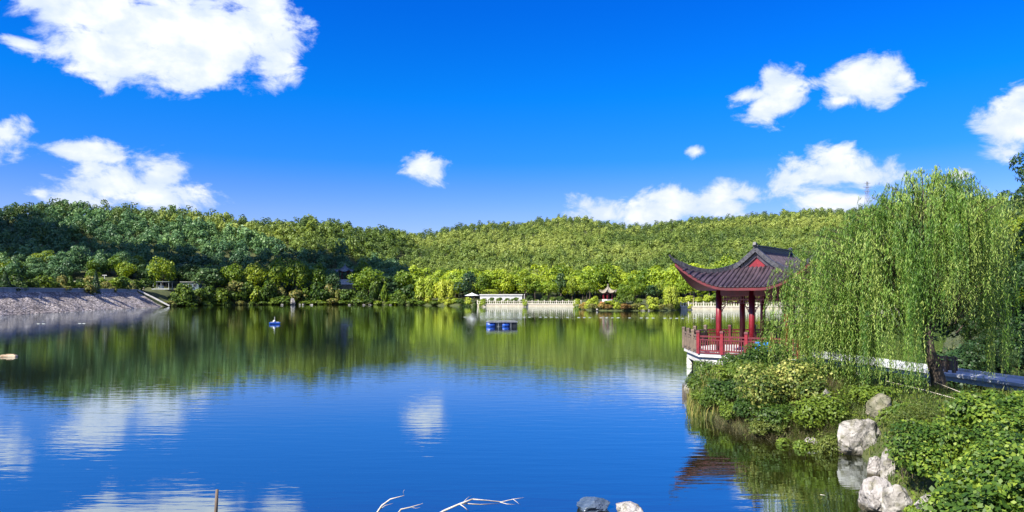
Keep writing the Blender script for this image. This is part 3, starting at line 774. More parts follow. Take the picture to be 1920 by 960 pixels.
railing(PLAT[2], PLAT[3], last=False, rail_m=m_redd, post_m=m_redd); railing(PLAT[3], PLAT[4], last=False, rail_m=m_redd, post_m=m_redd)
railing(PLAT[4], PLAT[5], last=False, rail_m=m_brown, post_m=m_brown); railing(PLAT[5], PLAT[0], last=False, rail_m=m_brown, post_m=m_brown)
# bench boards between the columns
for (p, q) in [((-a_,0),(-a_,b_h)),((-a_,b_h),(a_,b_h))]:
    mb = MB(); mb.bar((*p, ZP+.45), (*q, ZP+.45), .34, .06); mb.build('bench_board', m_redd, pav)
# bright blue board beside the rail
bp_ = P(1428, 660, 34.2)
bb = thing('blue_board', 'bright blue board propped by the red pavilion railing, half behind leaves', 'board', (bp_.x, bp_.y, .95), PH+.15)
mb = MB(); mb.box((0, 0, .50), (.58, .05, .58)); mb.build('panel', noisy('bright_blue_paint', (.01,.20,.72), (.03,.28,.85), 2, .4), bb, bevel=.01)
mb = MB(); mb.box((-.12, -.032, .52), (.2, .012, .1)); mb.box((.14, -.032, .38), (.16, .012, .07)); mb.build('white_patch', m_white, bb)
for s_ in (-1, 1): MB().box((s_*.22, .03, .12), (.05, .05, .42)).build('leg', m_metal, bb)

# walkway behind the willow
WK = [(14.35, 36.2), (15.2, 32.6), (16.0, 28.4), (16.75, 24.5), (17.9, 18.5), (19.5, 12.0)]
wk = thing('walkway', 'pale concrete walkway slab behind the willow trunk, leading to the red pavilion', 'walkway')
def offs(k, o):
    a = Vector((*WK[max(k-1, 0)], 0)); b = Vector((*WK[min(k+1, len(WK)-1)], 0)); d = (b-a).normalized(); nrm = Vector((-d.y, d.x, 0))
    return Vector((*WK[k], 0))+nrm*o
def ribbon(o0, o1, z0, z1):
    ks = range(len(WK)); A0 = [offs(k, o0) for k in ks]; A1 = [offs(k, o1) for k in ks]
    Z = lambda A, z: [Vector((p.x, p.y, z)) for p in A]
    return MB().grid([Z(A0, z0), Z(A0, z1), Z(A1, z1), Z(A1, z0), Z(A0, z0)])
ribbon(-.62, .62, 1.0, 1.10).build('deck', m_walk, wk)
ribbon(-.40, .40, .80, .999).build('edge_beam', m_walk, wk)
ribbon(.44, .60, 1.104, 1.18).build('kerb', m_walk, wk)
for k in (1, 2, 3):
    MB().tube([offs(k, 0)+Vector((0,0,-1.4)), offs(k, 0)+Vector((0,0,.719))], .18, 10).build('pile', m_pile, wk)
# gate post and low wooden fence behind the trunk
gp = P(1766, 692, 27.5)
fe = thing('wooden_fence', 'short weathered brown plank fence just behind the willow trunk on the walkway', 'fence', (gp.x, gp.y, 1.10), -1.2)
for k in range(4): MB().box((-.5+k*.33, 0, .30), (.10, .10, .60)).build('post', m_brown, fe)
MB().box((0, .02, .52), (1.2, .05, .1)).build('rail', m_brown, fe)
MB().box((0, .07, .25), (1.15, .03, .36)).build('panel', m_brown, fe)

# ------------------------------------------------------------------ things on the water
fp = PW(941, 612, 0)
ft = thing('floating_platform', 'dark floating platform on blue barrels, low in the middle of the lake', 'raft', (fp.x, fp.y, 0), .18)
MB().box((0, 0, .64), (3.4, 1.7, .08)).build('deck', m_deck, ft)
mb = MB()
for y in (-.85, .85): mb.box((0, y, .56), (3.5, .08, .12))
for x in (-1.72, 1.72): mb.box((x, 0, .56), (.08, 1.7, .12))
mb.build('frame', m_metal, ft)
for x in (-1.35, .35):
    for y in (-.5, .5):
        b = MB().tube([(x-.42, y, .18), (x-.40, y, .18), (x+.40, y, .18), (x+.42, y, .18)], [.26, .32, .32, .26], 14).build('barrel', m_blue, ft, True)
        MB().tube([(x-.14, y, .18), (x-.10, y, .18)], .335, 14).tube([(x+.14, y, .18), (x+.18, y, .18)], .335, 14).build('barrel_hoop', m_blue, b, True)
MB().box((1.4, 0, .22), (.62, 1.5, .56)).build('float_block', m_blk, ft, bevel=.04)
MB().box((-.5, -.2, .22), (.70, .9, .46)).box((.96, -.1, .22), (.3, .9, .44)).build('side_panel', m_deck, ft)
for k, x in enumerate((-.55, .95)): MB().box((x, -.8, .25), (.06, .06, .56)).build('strut', m_metal, ft)
ap = PW(515, 608, 0)
ae = thing('small_boat', 'tiny blue and white float drifting near the left far shore', 'float', (ap.x, ap.y, 0), .3)
MB().box((0, 0, .12), (1.25, .5, .24), taper=1.12).build('hull', m_blue, ae, bevel=.04)
MB().lathe([(.16, .24), (.18, .42), (.06, .55)], (-.05, 0, 0), 10).build('motor_housing', m_white, ae, True)
MB().bar((0, 0, .5), (0, 0, .95), .05).bar((-.5, 0, .28), (.5, 0, .28), .16, .06).build('mast', m_white, ae)
pp = PW(17, 669, 0)
pl_ = MB().box((0, 0, .05), (.98, .32, .14), taper=.9).box((.1, 0, .14), (.5, .2, .06))
o = pl_.build('floating_log', noisy('pale_driftwood', (.30,.20,.12), (.52,.42,.30), 4, .8, .01), None, bevel=.03)
o.location = (pp.x, pp.y, 0); o.rotation_euler = (0, .03, .1); tag(o, 'pale plank of driftwood floating alone at the far left of the lake', 'driftwood')
# strings of white floats
def floats(x0, y0, x1, y1, n, label, keep):
    o = thing('float_line', label, 'float line', (0,0,0), 0, 'strings of white floats on the lake')
    fm = MB().tube([(-.24,0,.0),(-.18,0,.01),(.18,0,.01),(.24,0,.0)], [.02,.042,.042,.02], 8).mesh('float', m_dim, True)
    pts = []
    for k in range(n):
        t = k/(n-1); x = x0+(x1-x0)*t; y = y0+(y1-y0)*t+1.2*sin(t*pi*1.3)
        pts.append((x, y, .03))
        if keep(k):
            f = link('float', fm, o); f.location = (x, y, 0); f.rotation_euler = (0, 0, rnd.uniform(-.3, .3))
    MB().tube([(x, y, -.01) for x, y, z in pts], .012, 4).build('rope', m_brown, o)
A1 = PW(872, 594.5); B1 = PW(1345, 597)
floats(A1.x, A1.y, B1.x, B1.y, 46, 'dashed line of white floats strung across the lake before the white wall', lambda k: (k*7) % 11 not in (3, 5, 8))
A2 = PW(-20, 609); B2 = PW(205, 606)
floats(A2.x, A2.y, B2.x, B2.y, 24, 'sparse line of white floats on the water below the dam', lambda k: (k*5) % 9 in (0, 4))

# dead branches and a stick in the near water
def branchy(name, label, cat, segs, mat, loc):
    o = thing(name, label, cat, loc)
    mb = MB(); mb.tube(*segs[0], 7); mb.build('stem', mat, o, True)
    for s_ in segs[1:]: MB().tube(s_[0], s_[1], 5).build('twig', mat, o, True)
    return o
Y0 = 13.55
def W_(px, py, dy=0): 
    p = P(px, py, Y0+dy); return (p.x, p.y, p.z)
g0 = Vector((0,0,0))
branchy('dead_branch', 'bleached dead branch sticking out of the near water, the largest one', 'branch',
 [([W_(800,978), W_(832,958), W_(862,945), W_(886,936)], [.022,.020,.017,.014]),
  ([W_(886,936), W_(910,938,.1), W_(940,941,.2), W_(962,936,.2), W_(982,933,.2)], [.013,.011,.009,.007,.003]),
  ([W_(866,944), W_(900,946,.2), W_(936,944,.3)], [.012,.010,.004]),
  ([W_(862,945), W_(872,952,-.1), W_(879,959,-.1)], [.012,.008,.004]),
  ([W_(936,941,.2), W_(950,945,.1), W_(966,946,.1)], [.01,.007,.003]),
  ([W_(870,941), W_(876,934,.1), W_(884,929,.2)], [.008,.005,.002]),
  ([W_(962,936,.2), W_(970,942,.1), W_(976,947,.1)], [.006,.004,.002])], m_twig, g0)
branchy('dead_branch', 'thin curved dead branch at the left of the near dead branches, rising from the water', 'branch',
 [([W_(700,972), W_(716,948), W_(732,936), W_(758,929)], [.02,.016,.012,.005]),
  ([W_(757,929), W_(756,922), W_(758,918)], [.004,.003,.002]),
  ([W_(712,955), W_(722,948,.1), W_(736,944,.1)], [.01,.006,.003])], m_twig, g0)
branchy('dead_branch', 'short low dead branch between the two other near dead branches', 'branch',
 [([W_(742,968), W_(752,955), W_(770,951), W_(793,944)], [.016,.014,.010,.004]),
  ([W_(770,951), W_(780,953), W_(788,951)], [.006,.004,.002])], m_twig, g0)
q = P(404, 972, 13.4)
o = MB().tube([(0,0,-.6),(.01,0,.1),(.03,0,.47)], [.035,.032,.028], 8).build('wooden_stake', m_brown, None, True)
o.location = (q.x, q.y, 0); tag(o, 'thin dark wooden stake standing in the water at the bottom left', 'stake')

# lamp posts, benches, shelter and kiosk on the terrace behind the dam
def at(px, py, Y): 
    p = P(px, py, Y); return Vector((p.x, p.y, gz(p.x, p.y)))
def lamp(px, ytop, Y, label, arm=.5, m=m_white):
    p = at(px, 540, Y); top = CAMZ+(HOR-ytop)/F*Y-p.z
    o = thing('street_lamp', label, 'lamp post', p)
    MB().tube([(0,0,-.2),(0,0,top*.5),(0,0,top)], [.10,.08,.06], 8).build('pole', m, o)
    MB().box((0, 0, top), (arm*2, .16, .12)).box((arm*.8, 0, top-.08), (.3, .2, .06)).build('lamp_head', m, o)
lamp(196, 516, 203, 'pale T shaped post standing on the terrace behind the dam parapet', .6)
lamp(983, 552, 214, 'thin pale lamp post just behind the long white balustrade', .12)
lamp(1300, 560, 178, 'thin yellowish lamp post behind the right hand balustrade beside the red pavilion', .10, m_straw)
for k, (px, py, w) in enumerate(((143, 528, 2.2), (216, 530, 2.0), (262, 536, 3.2))):
    Yb = (197, 212, 226)[k]; p = at(px, py, Yb); zt = CAMZ+(HOR-py)/F*Yb-p.z
    o = thing('stone_bench', ['white boxy stone block among shrubs left of the T shaped post on the dam', 'white stone slab among shrubs right of the T shaped post on the dam', 'long white stone slab at the end of the dam crest'][k], 'stone block', p)
    MB().box((0, 0, zt), (w, .7, .35)).build('top_slab', m_stonew, o)
    for s_ in (-1, 1): MB().box((s_*w*.35, 0, zt/2-.2), (.4, .5, zt+.1)).build('support', m_stonew, o)
p = at(302, 540, 233); hz = lambda y, Y, z0: CAMZ+(HOR-y)/F*Y-z0
o = thing('open_shelter', 'small open shelter with white posts under trees at the right end of the dam', 'shelter', p)
for (x, y) in ((-2.4,0),(2.4,0),(-2.4,2.4),(2.4,2.4),(0,0)): MB().tube([(x,y,-.2),(x,y,2.5)], .10, 8).build('post', m_dim, o)
MB().box((0, 1.2, 2.58), (5.6, 3.2, .16)).build('roof', m_roofg, o)
MB().box((0, 1.2, .3), (5.4, 3.4, .35)).build('floor_slab', m_dim, o)
MB().box((-.7, 1.6, .95), (1.6, .5, .9)).build('counter', m_dim, o)
p = at(356, 540, 247)
o = thing('kiosk', 'pale green and white kiosk half hidden in dark foliage right of the open shelter', 'kiosk', p)
MB().box((0, 1.2, 1.3), (5.8, 2.4, 2.6)).build('body', noisy('blue_grey_panel', (.06,.10,.13), (.12,.17,.20), 1, .6), o)
MB().box((0, 1.1, 2.7), (6.3, 3.0, .18)).build('roof', m_dim, o)
MB().box((-1.9, -.03, 1.35), (1.5, .1, 1.0)).build('panel', m_dim, o)
for x in (0, 1.6): 
    w = MB().box((x, -.03, 1.6), (1.0, .1, .9)).build('window', m_dim, o); MB().box((x, -.09, 1.6), (.84, .05, .74)).build('pane', m_glass, w)

# transmission tower far on the right ridge
p = at(1626, 385, 540); topz = CAMZ+(HOR-340)/F*540
o = thing('transmission_tower', 'tiny steel lattice transmission tower on the skyline above the willow', 'pylon', (p.x, p.y, p.z-1))
h = topz-p.z+1; mb = MB(); ww = 2.0
for (i, j) in ((-1,-1),(1,-1),(1,1),(-1,1)): mb.bar((i*ww, j*ww, 0), (i*.35, j*.35, h), .15)
for k in range(7):
    z0, z1 = h*k/7, h*(k+1)/7; s0 = ww+(0.35-ww)*k/7; s1 = ww+(.35-ww)*(k+1)/7
    for f in (-1, 1):
        mb.bar((-s0, f*s0, z0), (s1, f*s1, z1), .09); mb.bar((s0, f*s0, z0), (-s1, f*s1, z1), .09)
        mb.bar((f*s0, -s0, z0), (f*s1, s1, z1), .09)
mb.build('lattice_mast', m_metal, o)
for (z, w) in ((.72, 2.6), (.84, 3.0), (.95, 2.2)): MB().bar((-w, 0, h*z), (w, 0, h*z), .3, .35).build('cross_arm', m_metal, o)
# ------------------------------------------------------------------ rocks
def rock_mesh(seed, mat, dims, rough=.12, planes=15):
    import bmesh
    r = random.Random(seed); bm = bmesh.new(); bmesh.ops.create_icosphere(bm, subdivisions=4, radius=1.0)
    pl = []
    for _ in range(planes):
        d = Vector((r.gauss(0,1), r.gauss(0,1), r.gauss(0,.8))).normalized(); pl.append((d, r.uniform(.55, .88)))
    from mathutils import noise
    off = Vector((seed*3.1, seed*1.7, 0))
    for v in bm.verts:
        p = v.co.copy()
        for d, k in pl:
            t = p.dot(d)
            if t > k: p -= d*(t-k)*.97
        n = noise.fractal(p*1.6+off, 1.0, 2.0, 4)*rough + noise.fractal(p*5+off, 1.0, 2.0, 3)*rough*.35
        crack = max(0, .05-abs(noise.noise(p*2.2+off*2)))*rough*13
        p *= 1+n-crack
        v.co = Vector((p.x*dims[0]/2, p.y*dims[1]/2, p.z*dims[2]/2))
    me = bpy.data.meshes.new('rock'); bm.to_mesh(me); bm.free(); me.materials.append(mat)
    return me
def rock(seed, px, pyb, w, h, mat, label, z=0.0, deep=.85, sink=.3, rz=None, Y=None, name='rock', group=None):
    """w, h: size in photo pixels; pyb: row of its foot"""
    Y = Y or Yw(pyb, z); k = Y/F
    W_m, H_m = w*k*1.1, h*k*1.1
    o = link(name, rock_mesh(seed, mat, (W_m, W_m*deep, H_m*(1+sink))))
    p = P(px, pyb, Y); o.location = (p.x, Y+W_m*deep*.35, z+H_m*(1+sink)*.5-H_m*sink)
    o.rotation_euler = (0, 0, rz if rz is not None else rnd.uniform(-.4, .4)); tag(o, label, 'rock', group or 'pale rocks along the bank'); return o
rock(3, 1622, 856, 92, 62, m_rock, 'largest pale veined boulder at the water edge below the willow')
rock(5, 1662, 835, 34, 46, m_rock, 'smaller pale rock leaning behind the right side of the largest boulder', z=.15)
rock(7, 1524, 838, 36, 14, m_rockw, 'small flat white rock at the waterline left of the largest boulder')
rock(11, 1645, 897, 36, 36, m_rockw, 'squarish white rock at the waterline below the largest boulder')
rock(13, 1669, 908, 28, 62, m_rock, 'tall narrow pale rock standing beside the squarish white rock')
rock(17, 1652, 966, 66, 62, m_rockw, 'rounded pinkish white boulder at the bottom, leftmost of the lower three')
rock(19, 1692, 972, 60, 54, m_rock, 'ridged grey white boulder at the bottom, middle of the lower three', z=.1)
rock(23, 1752, 965, 56, 30, m_rockw, 'flat white rock at the bottom, rightmost of the lower three', z=.35)
rock(29, 1553, 775, 40, 40, m_rock, 'pale boulder half hidden by leaves right of the yellow leaved bush', z=.75)
rock(31, 1301, 745, 32, 24, m_rock, 'pale rock at the left tip of the bank beside the reeds', z=.0)
rock(37, 1662, 792, 56, 46, m_rockd, 'brown mossy rock in shade under the willow', z=.7)
rock(41, 1500, 800, 40, 26, m_rockd, 'mossy rock tucked under the trailing brush of the bank', z=.25)
rock(43, 1182, 975, 64, 24, m_rockw, 'white rock just breaking the bottom edge of the picture', name='rock')
rock(47, 1112, 960, 70, 18, noisy('wet_blue_grey_rock', (.03,.05,.08), (.09,.12,.17), 3, .3, .03), 'dark wet rock barely awash left of the white rock at the bottom', sink=.6)
# far shore rocks
rock(53, 548, 572, 11, 13, m_rockw, 'tall white boulder standing on the far shore left of centre', Y=248)
frk = [(562,573,4,5),(568,573,4,4),(584,573,7,3),(655,573,5,3),(682,573,6,3),(693,573,7,3),(732,573,5,3),(372,575,8,3),(423,574,9,3),(358,575,10,3),(528,571,5,4),(1075+45,585,6,8),(1206,584,8,4),(1217,583,5,4),(270,577,7,3)]
for k, (px, py, w, h) in enumerate(frk):
    Y = 244 if px < 900 else 165.5
    if px == 270: Y = 196
    rock(60+k*2, px, py, w, h*.55, m_rockw if k % 3 else m_rock, 'small pale rock at the waterline of the far shore', Y=Y, group='small pale rocks on the far shore')

# ------------------------------------------------------------------ weeping willow
g = np.random.default_rng(5)
wx, wy = P(1755, 735, 22.9).x, 22.9
wz = gz(wx, wy)
wl = thing('weeping_willow', 'large weeping willow with long trailing strands beside the red pavilion', 'tree', (wx, wy, wz-.02))
TRX = wx
tm = MB()
tm.tube([(.16,-.05,-.4),(.12,-.02,.0),(.02,0,.5),(-.20,.05,1.2),(-.30,.1,1.9)], [.34,.25,.19,.17,.18], 12)
tm.build('trunk', m_bark, wl, True)
lim = MB(); ends = []
for k, (dx, dy, dz) in enumerate([(-2.1,-.5,4.3),(-1.5,.9,4.9),(-.5,-.2,5.4),(.6,.6,5.0),(1.5,-.5,4.0),(-.6,-1.6,4.1),(.3,1.7,4.2),(-2.7,.2,3.2),(1.9,.8,3.1)]):
    e = Vector((dx, dy, dz)); b0 = Vector((-.30,.1,1.85)); m1 = b0.lerp(e, .4)+Vector((0,0,.35)); 
    lim.tube([b0, m1, e], [.13,.085,.03], 7); ends.append((b0, m1, e))
lim.build('limbs', m_bark, wl, True)
cx0, cy0 = -1.45, .1                # crown centre relative to the trunk foot
TOPS = [(1438,600),(1480,512),(1520,455),(1560,416),(1620,388),(1660,354),(1700,328),(1740,318),(1780,324),(1812,340),(1838,378),(1864,440),(1895,540)]
TXS = [(p_-960)/F*wy-wx for p_, y_ in TOPS]; TZS = [CAMZ+(HOR-y_)/F*wy-wz for p_, y_ in TOPS]
def top_at(x): return float(np.interp(x, TXS, TZS))
LV = []; AX = []; NV = []; LEN = []; TI = []; stems = []; br = MB()
NB = 300
for b in range(NB):
    phi = g.uniform(0, 2*pi); q_ = math.sqrt(g.uniform(.01, 1))
    ex = cx0+3.55*q_*cos(phi); ey = cy0+3.0*q_*sin(phi); rho = math.hypot(ex+.3, ey)
    lowtier = g.random() < (.5 if ex < -1.0 else .30)
    zt = top_at(ex)-(top_at(ex)-2.6)*.55*abs(ey/3.2)**2.2
    zt *= g.uniform(.93, 1.01)
    if lowtier: zt *= g.uniform(.55, .85)
    end = np.array([ex, ey, max(1.9, zt)])
    phi = math.atan2(ey, ex+.3)
    inn = np.array([-.3+rho*.40*cos(phi), rho*.40*sin(phi), max(1.7, zt-.9-.16*rho)])
    mid = (inn+end)/2+np.array([0, 0, .55])
    def bez(t): return inn*(1-t)**2+mid*2*t*(1-t)+end*t*t
    br.tube([bez(t) for t in (0, .35, .7, 1)], [.028,.02,.013,.006], 4, False)
    col = np.clip(g.normal(.45, .24), 0, 1)
    wisp = b >= NB-30
    if wisp: end[2] = (top_at(ex)-(top_at(ex)-2.6)*.55*abs(ey/3.2)**2.2)*1.035
    dn = g.uniform(.55, 1.15)
    ns = 3 if wisp else int(g.integers(8, 18))
    for s_ in range(ns):
        t = g.uniform(.3, 1.02)**.7
        st = bez(t)+g.normal(size=3)*np.array([.07, .07, .04])
        out = np.array([cos(phi), sin(phi), 0])*g.uniform(.25, .8)+g.normal(size=3)*np.array([.25,.25,0]); out[2] = 0
        if lowtier or zt < 4.0: Ls = st[2]-(g.uniform(-.25, 1.25) if -3.5 < st[0] < -1.2 else g.uniform(.3, 1.5))
        else: Ls = g.uniform(1.1, 2.9)
        Ls = max(.5, min(Ls, st[2]+.15))
        if -1.45 < st[0]+out[0]*.4 < .75 and st[1] < 2.4: Ls = min(Ls, max(.35, st[2]-g.uniform(1.9, 2.8)))   # the trunk shows below the strands
        elif g.random() < .05: Ls = max(.5, st[2]-g.uniform(.1, .5))
        if wisp: Ls = g.uniform(.4, 1.2)
        n = int(Ls/.046*dn)+4
        u = np.linspace(0, Ls, n)
        hx = .42*(1-np.exp(-u/.35)); rise = .10*np.sin(np.clip(u/.5, 0, 1)*pi)
        sway = .05*np.sin(u*g.uniform(1.5, 3)+g.uniform(0, 6))[:, None]*np.array([cos(phi+1.5), sin(phi+1.5), 0])
        pts = st+out*hx[:, None]+sway; pts[:, 2] = st[2]+rise-np.maximum(0, u-.12)
        LV.append(pts+g.normal(size=(n, 3))*.018)
        a = np.stack([g.normal(size=n)*.36, g.normal(size=n)*.36, -np.ones(n)], 1); AX.append(a)
        NV.append(np.stack([g.normal(size=n), g.normal(size=n), g.uniform(.2, .9, n)], 1)+np.array([cos(phi), sin(phi), 0])*.7)
        LEN.append(g.uniform(.10, .17, n)*(1-.35*(u/Ls))); TI.append(np.clip(g.normal(col, .16, n)+.18*(u/Ls), 0, 1))
        k = np.linspace(0, n-1, 6).astype(int)
        stems.append(pts[k])
LV = np.concatenate(LV); AX = np.concatenate(AX); NV = np.concatenate(NV); LEN = np.concatenate(LEN); TI = np.concatenate(TI)
V = leaves(LV, NV, LEN, LEN*.14+.003, g, AX)
SV = []
for s_ in stems:
    for i in range(5):
        a, b = s_[i], s_[i+1]; w = np.array([.004, .003, 0]); SV.append([a-w, a+w, b+w*.7, b-w*.7])
V = np.concatenate([V, np.array(SV)]); TI = np.concatenate([TI, np.full(len(SV), .55)])
link('foliage', quad_mesh('foliage', V, m_willow, TI), wl)
br.build('branches', m_bark, wl)
print('willow leaves', len(V))

# ------------------------------------------------------------------ bank shrubs
def bush(name, label, px, py, Y, w, h, mat, n, size, seed, cat='shrub', dp=.8, group=None, K=9, jit=.5, z=None, wd=.72, stems=True, up=.4):
    """leafy mound centred on pixel column px with its foot at pixel row py; w, h in photo pixels"""
    g = np.random.default_rng(seed); k = Y/F; Rw = w*k/2; H = h*k
    p = P(px, py, Y); z0 = gz(p.x, p.y) if z is None else z
    o = thing(name, label, cat, (p.x, p.y, z0), 0, group)
    cs = np.stack([g.uniform(-1, 1, K)*Rw*.68, g.uniform(-1, 1, K)*Rw*dp*.68, g.uniform(.25, .62, K)*H], 1)
    cs[:, 2] *= (1-.35*(cs[:, 0]/Rw)**2)
    rl = np.minimum(Rw*.55, H*.42)*g.uniform(.75, 1.2, K)
    q = g.choice(K, n); d = sphere_dirs(n, g, .25)
    pt = cs[q]+d*(rl[q]*g.uniform(.7, 1.12, n))[:, None]
    pt[:, 2] = np.abs(pt[:, 2]-.02)
    clump = (np.sin(pt[:, 0]*5+seed)+np.sin(pt[:, 1]*6+seed)+np.sin(pt[:, 2]*7))/3
    nn = d+np.array([0, -.15, up])+g.normal(size=(n, 3))*jit
    s_ = size*g.uniform(.55, 1.25, n)
    ti = np.clip(.5+.28*clump+g.normal(size=n)*.2, 0, 1)
    Q = [leaves(pt, nn, s_, s_*wd, g)]; T_ = [ti]
    for _ in range(22 if n > 3000 else 10):
        q0 = pt[int(g.integers(0, n))]; d0 = unit(q0-np.array([0, 0, H*.3])); d0 = unit(d0+g.normal(size=3)*.35+np.array([0, 0, .35])); ll = g.uniform(.16, .42)*min(1.4, H+.3)
        u = np.linspace(0, 1, 9)[:, None]; line = q0+d0*ll*u+np.array([0, 0, -.18*ll])*u**2.2
        m_ = np.repeat(line[1:], 2, 0)+g.normal(size=(16, 3))*size*.3; sz = size*g.uniform(.5, 1.0, 16)
        Q.append(leaves(m_, g.normal(size=(16, 3))*.6+np.array([0, -.2, .8]), sz, sz*wd, g)); T_.append(np.clip(g.normal(.7, .2, 16), 0, 1))
    link('foliage', quad_mesh('foliage', np.concatenate(Q), mat, np.concatenate(T_)), o)
    if stems:
        mb = MB()
        for c in cs: mb.tube([(c[0]*.3, c[1]*.3, -.25), (c[0]*.7, c[1]*.7, c[2]*.6), tuple(c)], [.022,.015,.006], 5, False)
        mb.build('stems', m_bark, o)
    return o
G1 = 'shrubs on the near bank'
for k, (px_, Y_, w_, h_, m_, n_, lb_) in enumerate(((1332, 26.6, 84, 36, m_bush, 2600, 'dark green shrub behind the reeds at the left tip of the bank'), (1352, 23.9, 84, 36, m_bush, 3000, 'green shrub overhanging the water right of the reeds'),
        (1410, 22.0, 96, 40, m_bush, 3600, 'dark green shrub overhanging the water left of the yellow leaved bush'), (1470, 20.6, 96, 50, m_bush, 3200, 'low dark shrub overhanging the water under the yellow leaved bush'),
        (1532, 20.0, 96, 64, m_bush, 3800, 'dark green shrub between the yellow leaved bush and the half hidden pale boulder'), (1562, 18.95, 70, 40, m_grass, 3400, 'low fine leaved shrub just left of the largest boulder'),
        (1640, 19.9, 90, 40, m_bush, 2600, 'low dark shrub right above the largest boulder'), (1690, 18.4, 80, 44, m_bush, 2600, 'dark shrub between the largest boulder and the feathery shrub'),
        (1345, 29.0, 96, 40, m_bush, 2600, 'dark shrub at the foot of the white platform piles'), (1322, 28.2, 64, 28, m_bush, 1800, 'small dark shrub at the tip of the bank under the platform corner'),
        (1326, 25.0, 70, 30, m_bush, 2400, 'low shrub hanging over the water just right of the reeds'), (1376, 22.7, 84, 30, m_bush, 2600, 'low shrub at the waterline below the first green shrub of the bank'), (1445, 20.7, 84, 30, m_grass, 3000, 'low fine leaved shrub hanging over the water, farthest left of its kind'), (1500, 19.5, 84, 30, m_bush, 2600, 'low shrub hanging over the water left of the small flat white rock'),
        (1400, 25.6, 130, 40, m_bush, 4200, 'mid green shrub below the red railing of the pavilion'), (1500, 24.4, 130, 46, m_bush, 4200, 'mid green shrub behind the yellow leaved bush'))):
    bush('leafy_bush' if m_ is m_bush else 'feathery_shrub', lb_, px_, 780, Y_, w_, h_, m_, n_, .095, 80+k, group=G1, wd=.6 if m_ is m_bush else .3)
bush('leafy_bush', 'yellow green leafy bush on the bank below the pavilion platform, the leftmost leafy one', 1380, 775, 23.9, 150, 42, m_bush, 5000, .11, 1, group=G1)
bush('leafy_bush', 'pale yellow leaved bush at the middle of the bank, brightest of the shrubs', 1478, 800, 21.4, 165, 84, m_yellow, 7500, .095, 2, group=G1)
bush('leafy_bush', 'dark green bush against the right of the pavilion platform', 1445, 712, 28.5, 130, 62, m_bush, 4200, .11, 3, group=G1)
bush('leafy_bush', 'low dark green bush under the left fringe of the willow', 1545, 745, 23.5, 130, 42, m_bush, 3600, .10, 4, group=G1)
bush('leafy_bush', 'small dark bush in front of the white platform edge of the pavilion', 1400, 715, 27.6, 90, 44, m_bush, 2200, .10, 5, group=G1)
bush('leafy_bush', 'small shaded bush behind the mossy brown rock under the willow', 1600, 780, 20.8, 110, 30, m_bush, 2600, .08, 6, group=G1)
bush('feathery_shrub', 'fine leaved feathery green shrub right of the willow base', 1712, 820, 17.6, 90, 56, m_grass, 6000, .07, 7, wd=.28, group=G1)
bush('feathery_shrub', 'fine leaved drooping shrub beside the tall narrow pale rock', 1702, 915, 15.0, 64, 130, m_grass, 6000, .065, 8, wd=.26, group=G1)
bush('creeper_bush', 'bright leafy creeper mound covering the lower right bank', 1815, 950, 13.4, 230, 98, m_vine, 14000, .086, 9, group=G1, K=16, wd=.6)
bush('creeper_bush', 'leafy creeper mound at the right edge, above the lower creeper mound', 1870, 850, 15.2, 170, 80, m_vine, 7500, .095, 10, group=G1, K=10)
bush('creeper_bush', 'leafy creeper mound filling the bottom right corner', 1890, 985, 11.6, 220, 125, m_vine, 9000, .10, 11, group=G1, K=10)
bush('creeper_bush', 'dark leafy creeper between the two right hand creeper mounds', 1765, 880, 15.4, 130, 62, m_bush, 6000, .09, 12, group=G1, K=9)
bush('creeper_bush', 'round leaved shrub at the far right, right of the walkway edge', 1905, 768, 18.6, 110, 42, m_vine, 2600, .11, 13, group=G1, K=7)

for k, (px_, Y_, w_, h_, n_, lb_) in enumerate(((1835, 10.6, 190, 130, 5200, 'large leafed creeper at the very bottom right, lowest of the creeper mounds'), (1945, 10.4, 210, 190, 6000, 'leafy creeper cut by the right picture edge at the bottom'),
        (1745, 12.7, 110, 62, 3000, 'low creeper just right of the flat white rock at the bottom'))):
    bush('creeper_bush', lb_, px_, 950, Y_, w_, h_, m_vine, n_, .095, 50+k, group=G1, K=10)
# reeds, dry grass, trailing brush
def blades(name, label, cat, pts, hts, mat, wd, seed, lean=.35, group=None, kind=None, per=1):
    g = np.random.default_rng(seed); n = len(pts); base = np.asarray(pts); 
    c = base.mean(0); c[2] = base[:, 2].min()
    Q = []; T = []
    for i in range(n):
        b = base[i]-c; h = hts[i]; a = g.uniform(0, 2*pi); d = np.array([cos(a), sin(a), 0])*lean*h*g.uniform(.3, 1.3); sd = np.array([-sin(a+g.normal()), cos(a), 0])*wd/2
        p0, p1, p2 = b, b+d*.3+np.array([0, 0, h*.6]), b+d+np.array([0, 0, h*g.uniform(.7, 1)])
        t = g.random()
        Q += [[p0-sd, p0+sd, p1+sd*.8, p1-sd*.8], [p1-sd*.8, p1+sd*.8, p2+sd*.15, p2-sd*.15]]; T += [t, t]
    o = link(name, quad_mesh(name, np.array(Q), mat, np.array(T))); o.location = c
    return tag(o, label, cat, group, kind)
def scatter(n, pxs, Ys, seed, zmin=-.05):
    g = np.random.default_rng(seed); px = g.uniform(*pxs, n); Y = g.uniform(*Ys, n); x = (px-960)/F*Y
    z = ground(x, Y); k = z > zmin; return np.stack([x, Y, z], 1)[k]
p_ = scatter(900, (1288, 1350), (23.4, 28.5), 1, -.3); gg = np.random.default_rng(2)
blades('reed_clump', 'tall yellow green reeds at the left tip of the bank', 'reeds', p_, gg.uniform(.35, .85, len(p_)), m_reed, .022, 3, .3)
p_ = scatter(8000, (1340, 1570), (19.2, 24.5), 4, -.35)
blades('dry_brush', 'tangle of dry grey stems trailing into the water below the yellow leaved bush', 'dry brush', p_, gg.uniform(.2, .6, len(p_)), m_dry, .010, 5, 1.3)
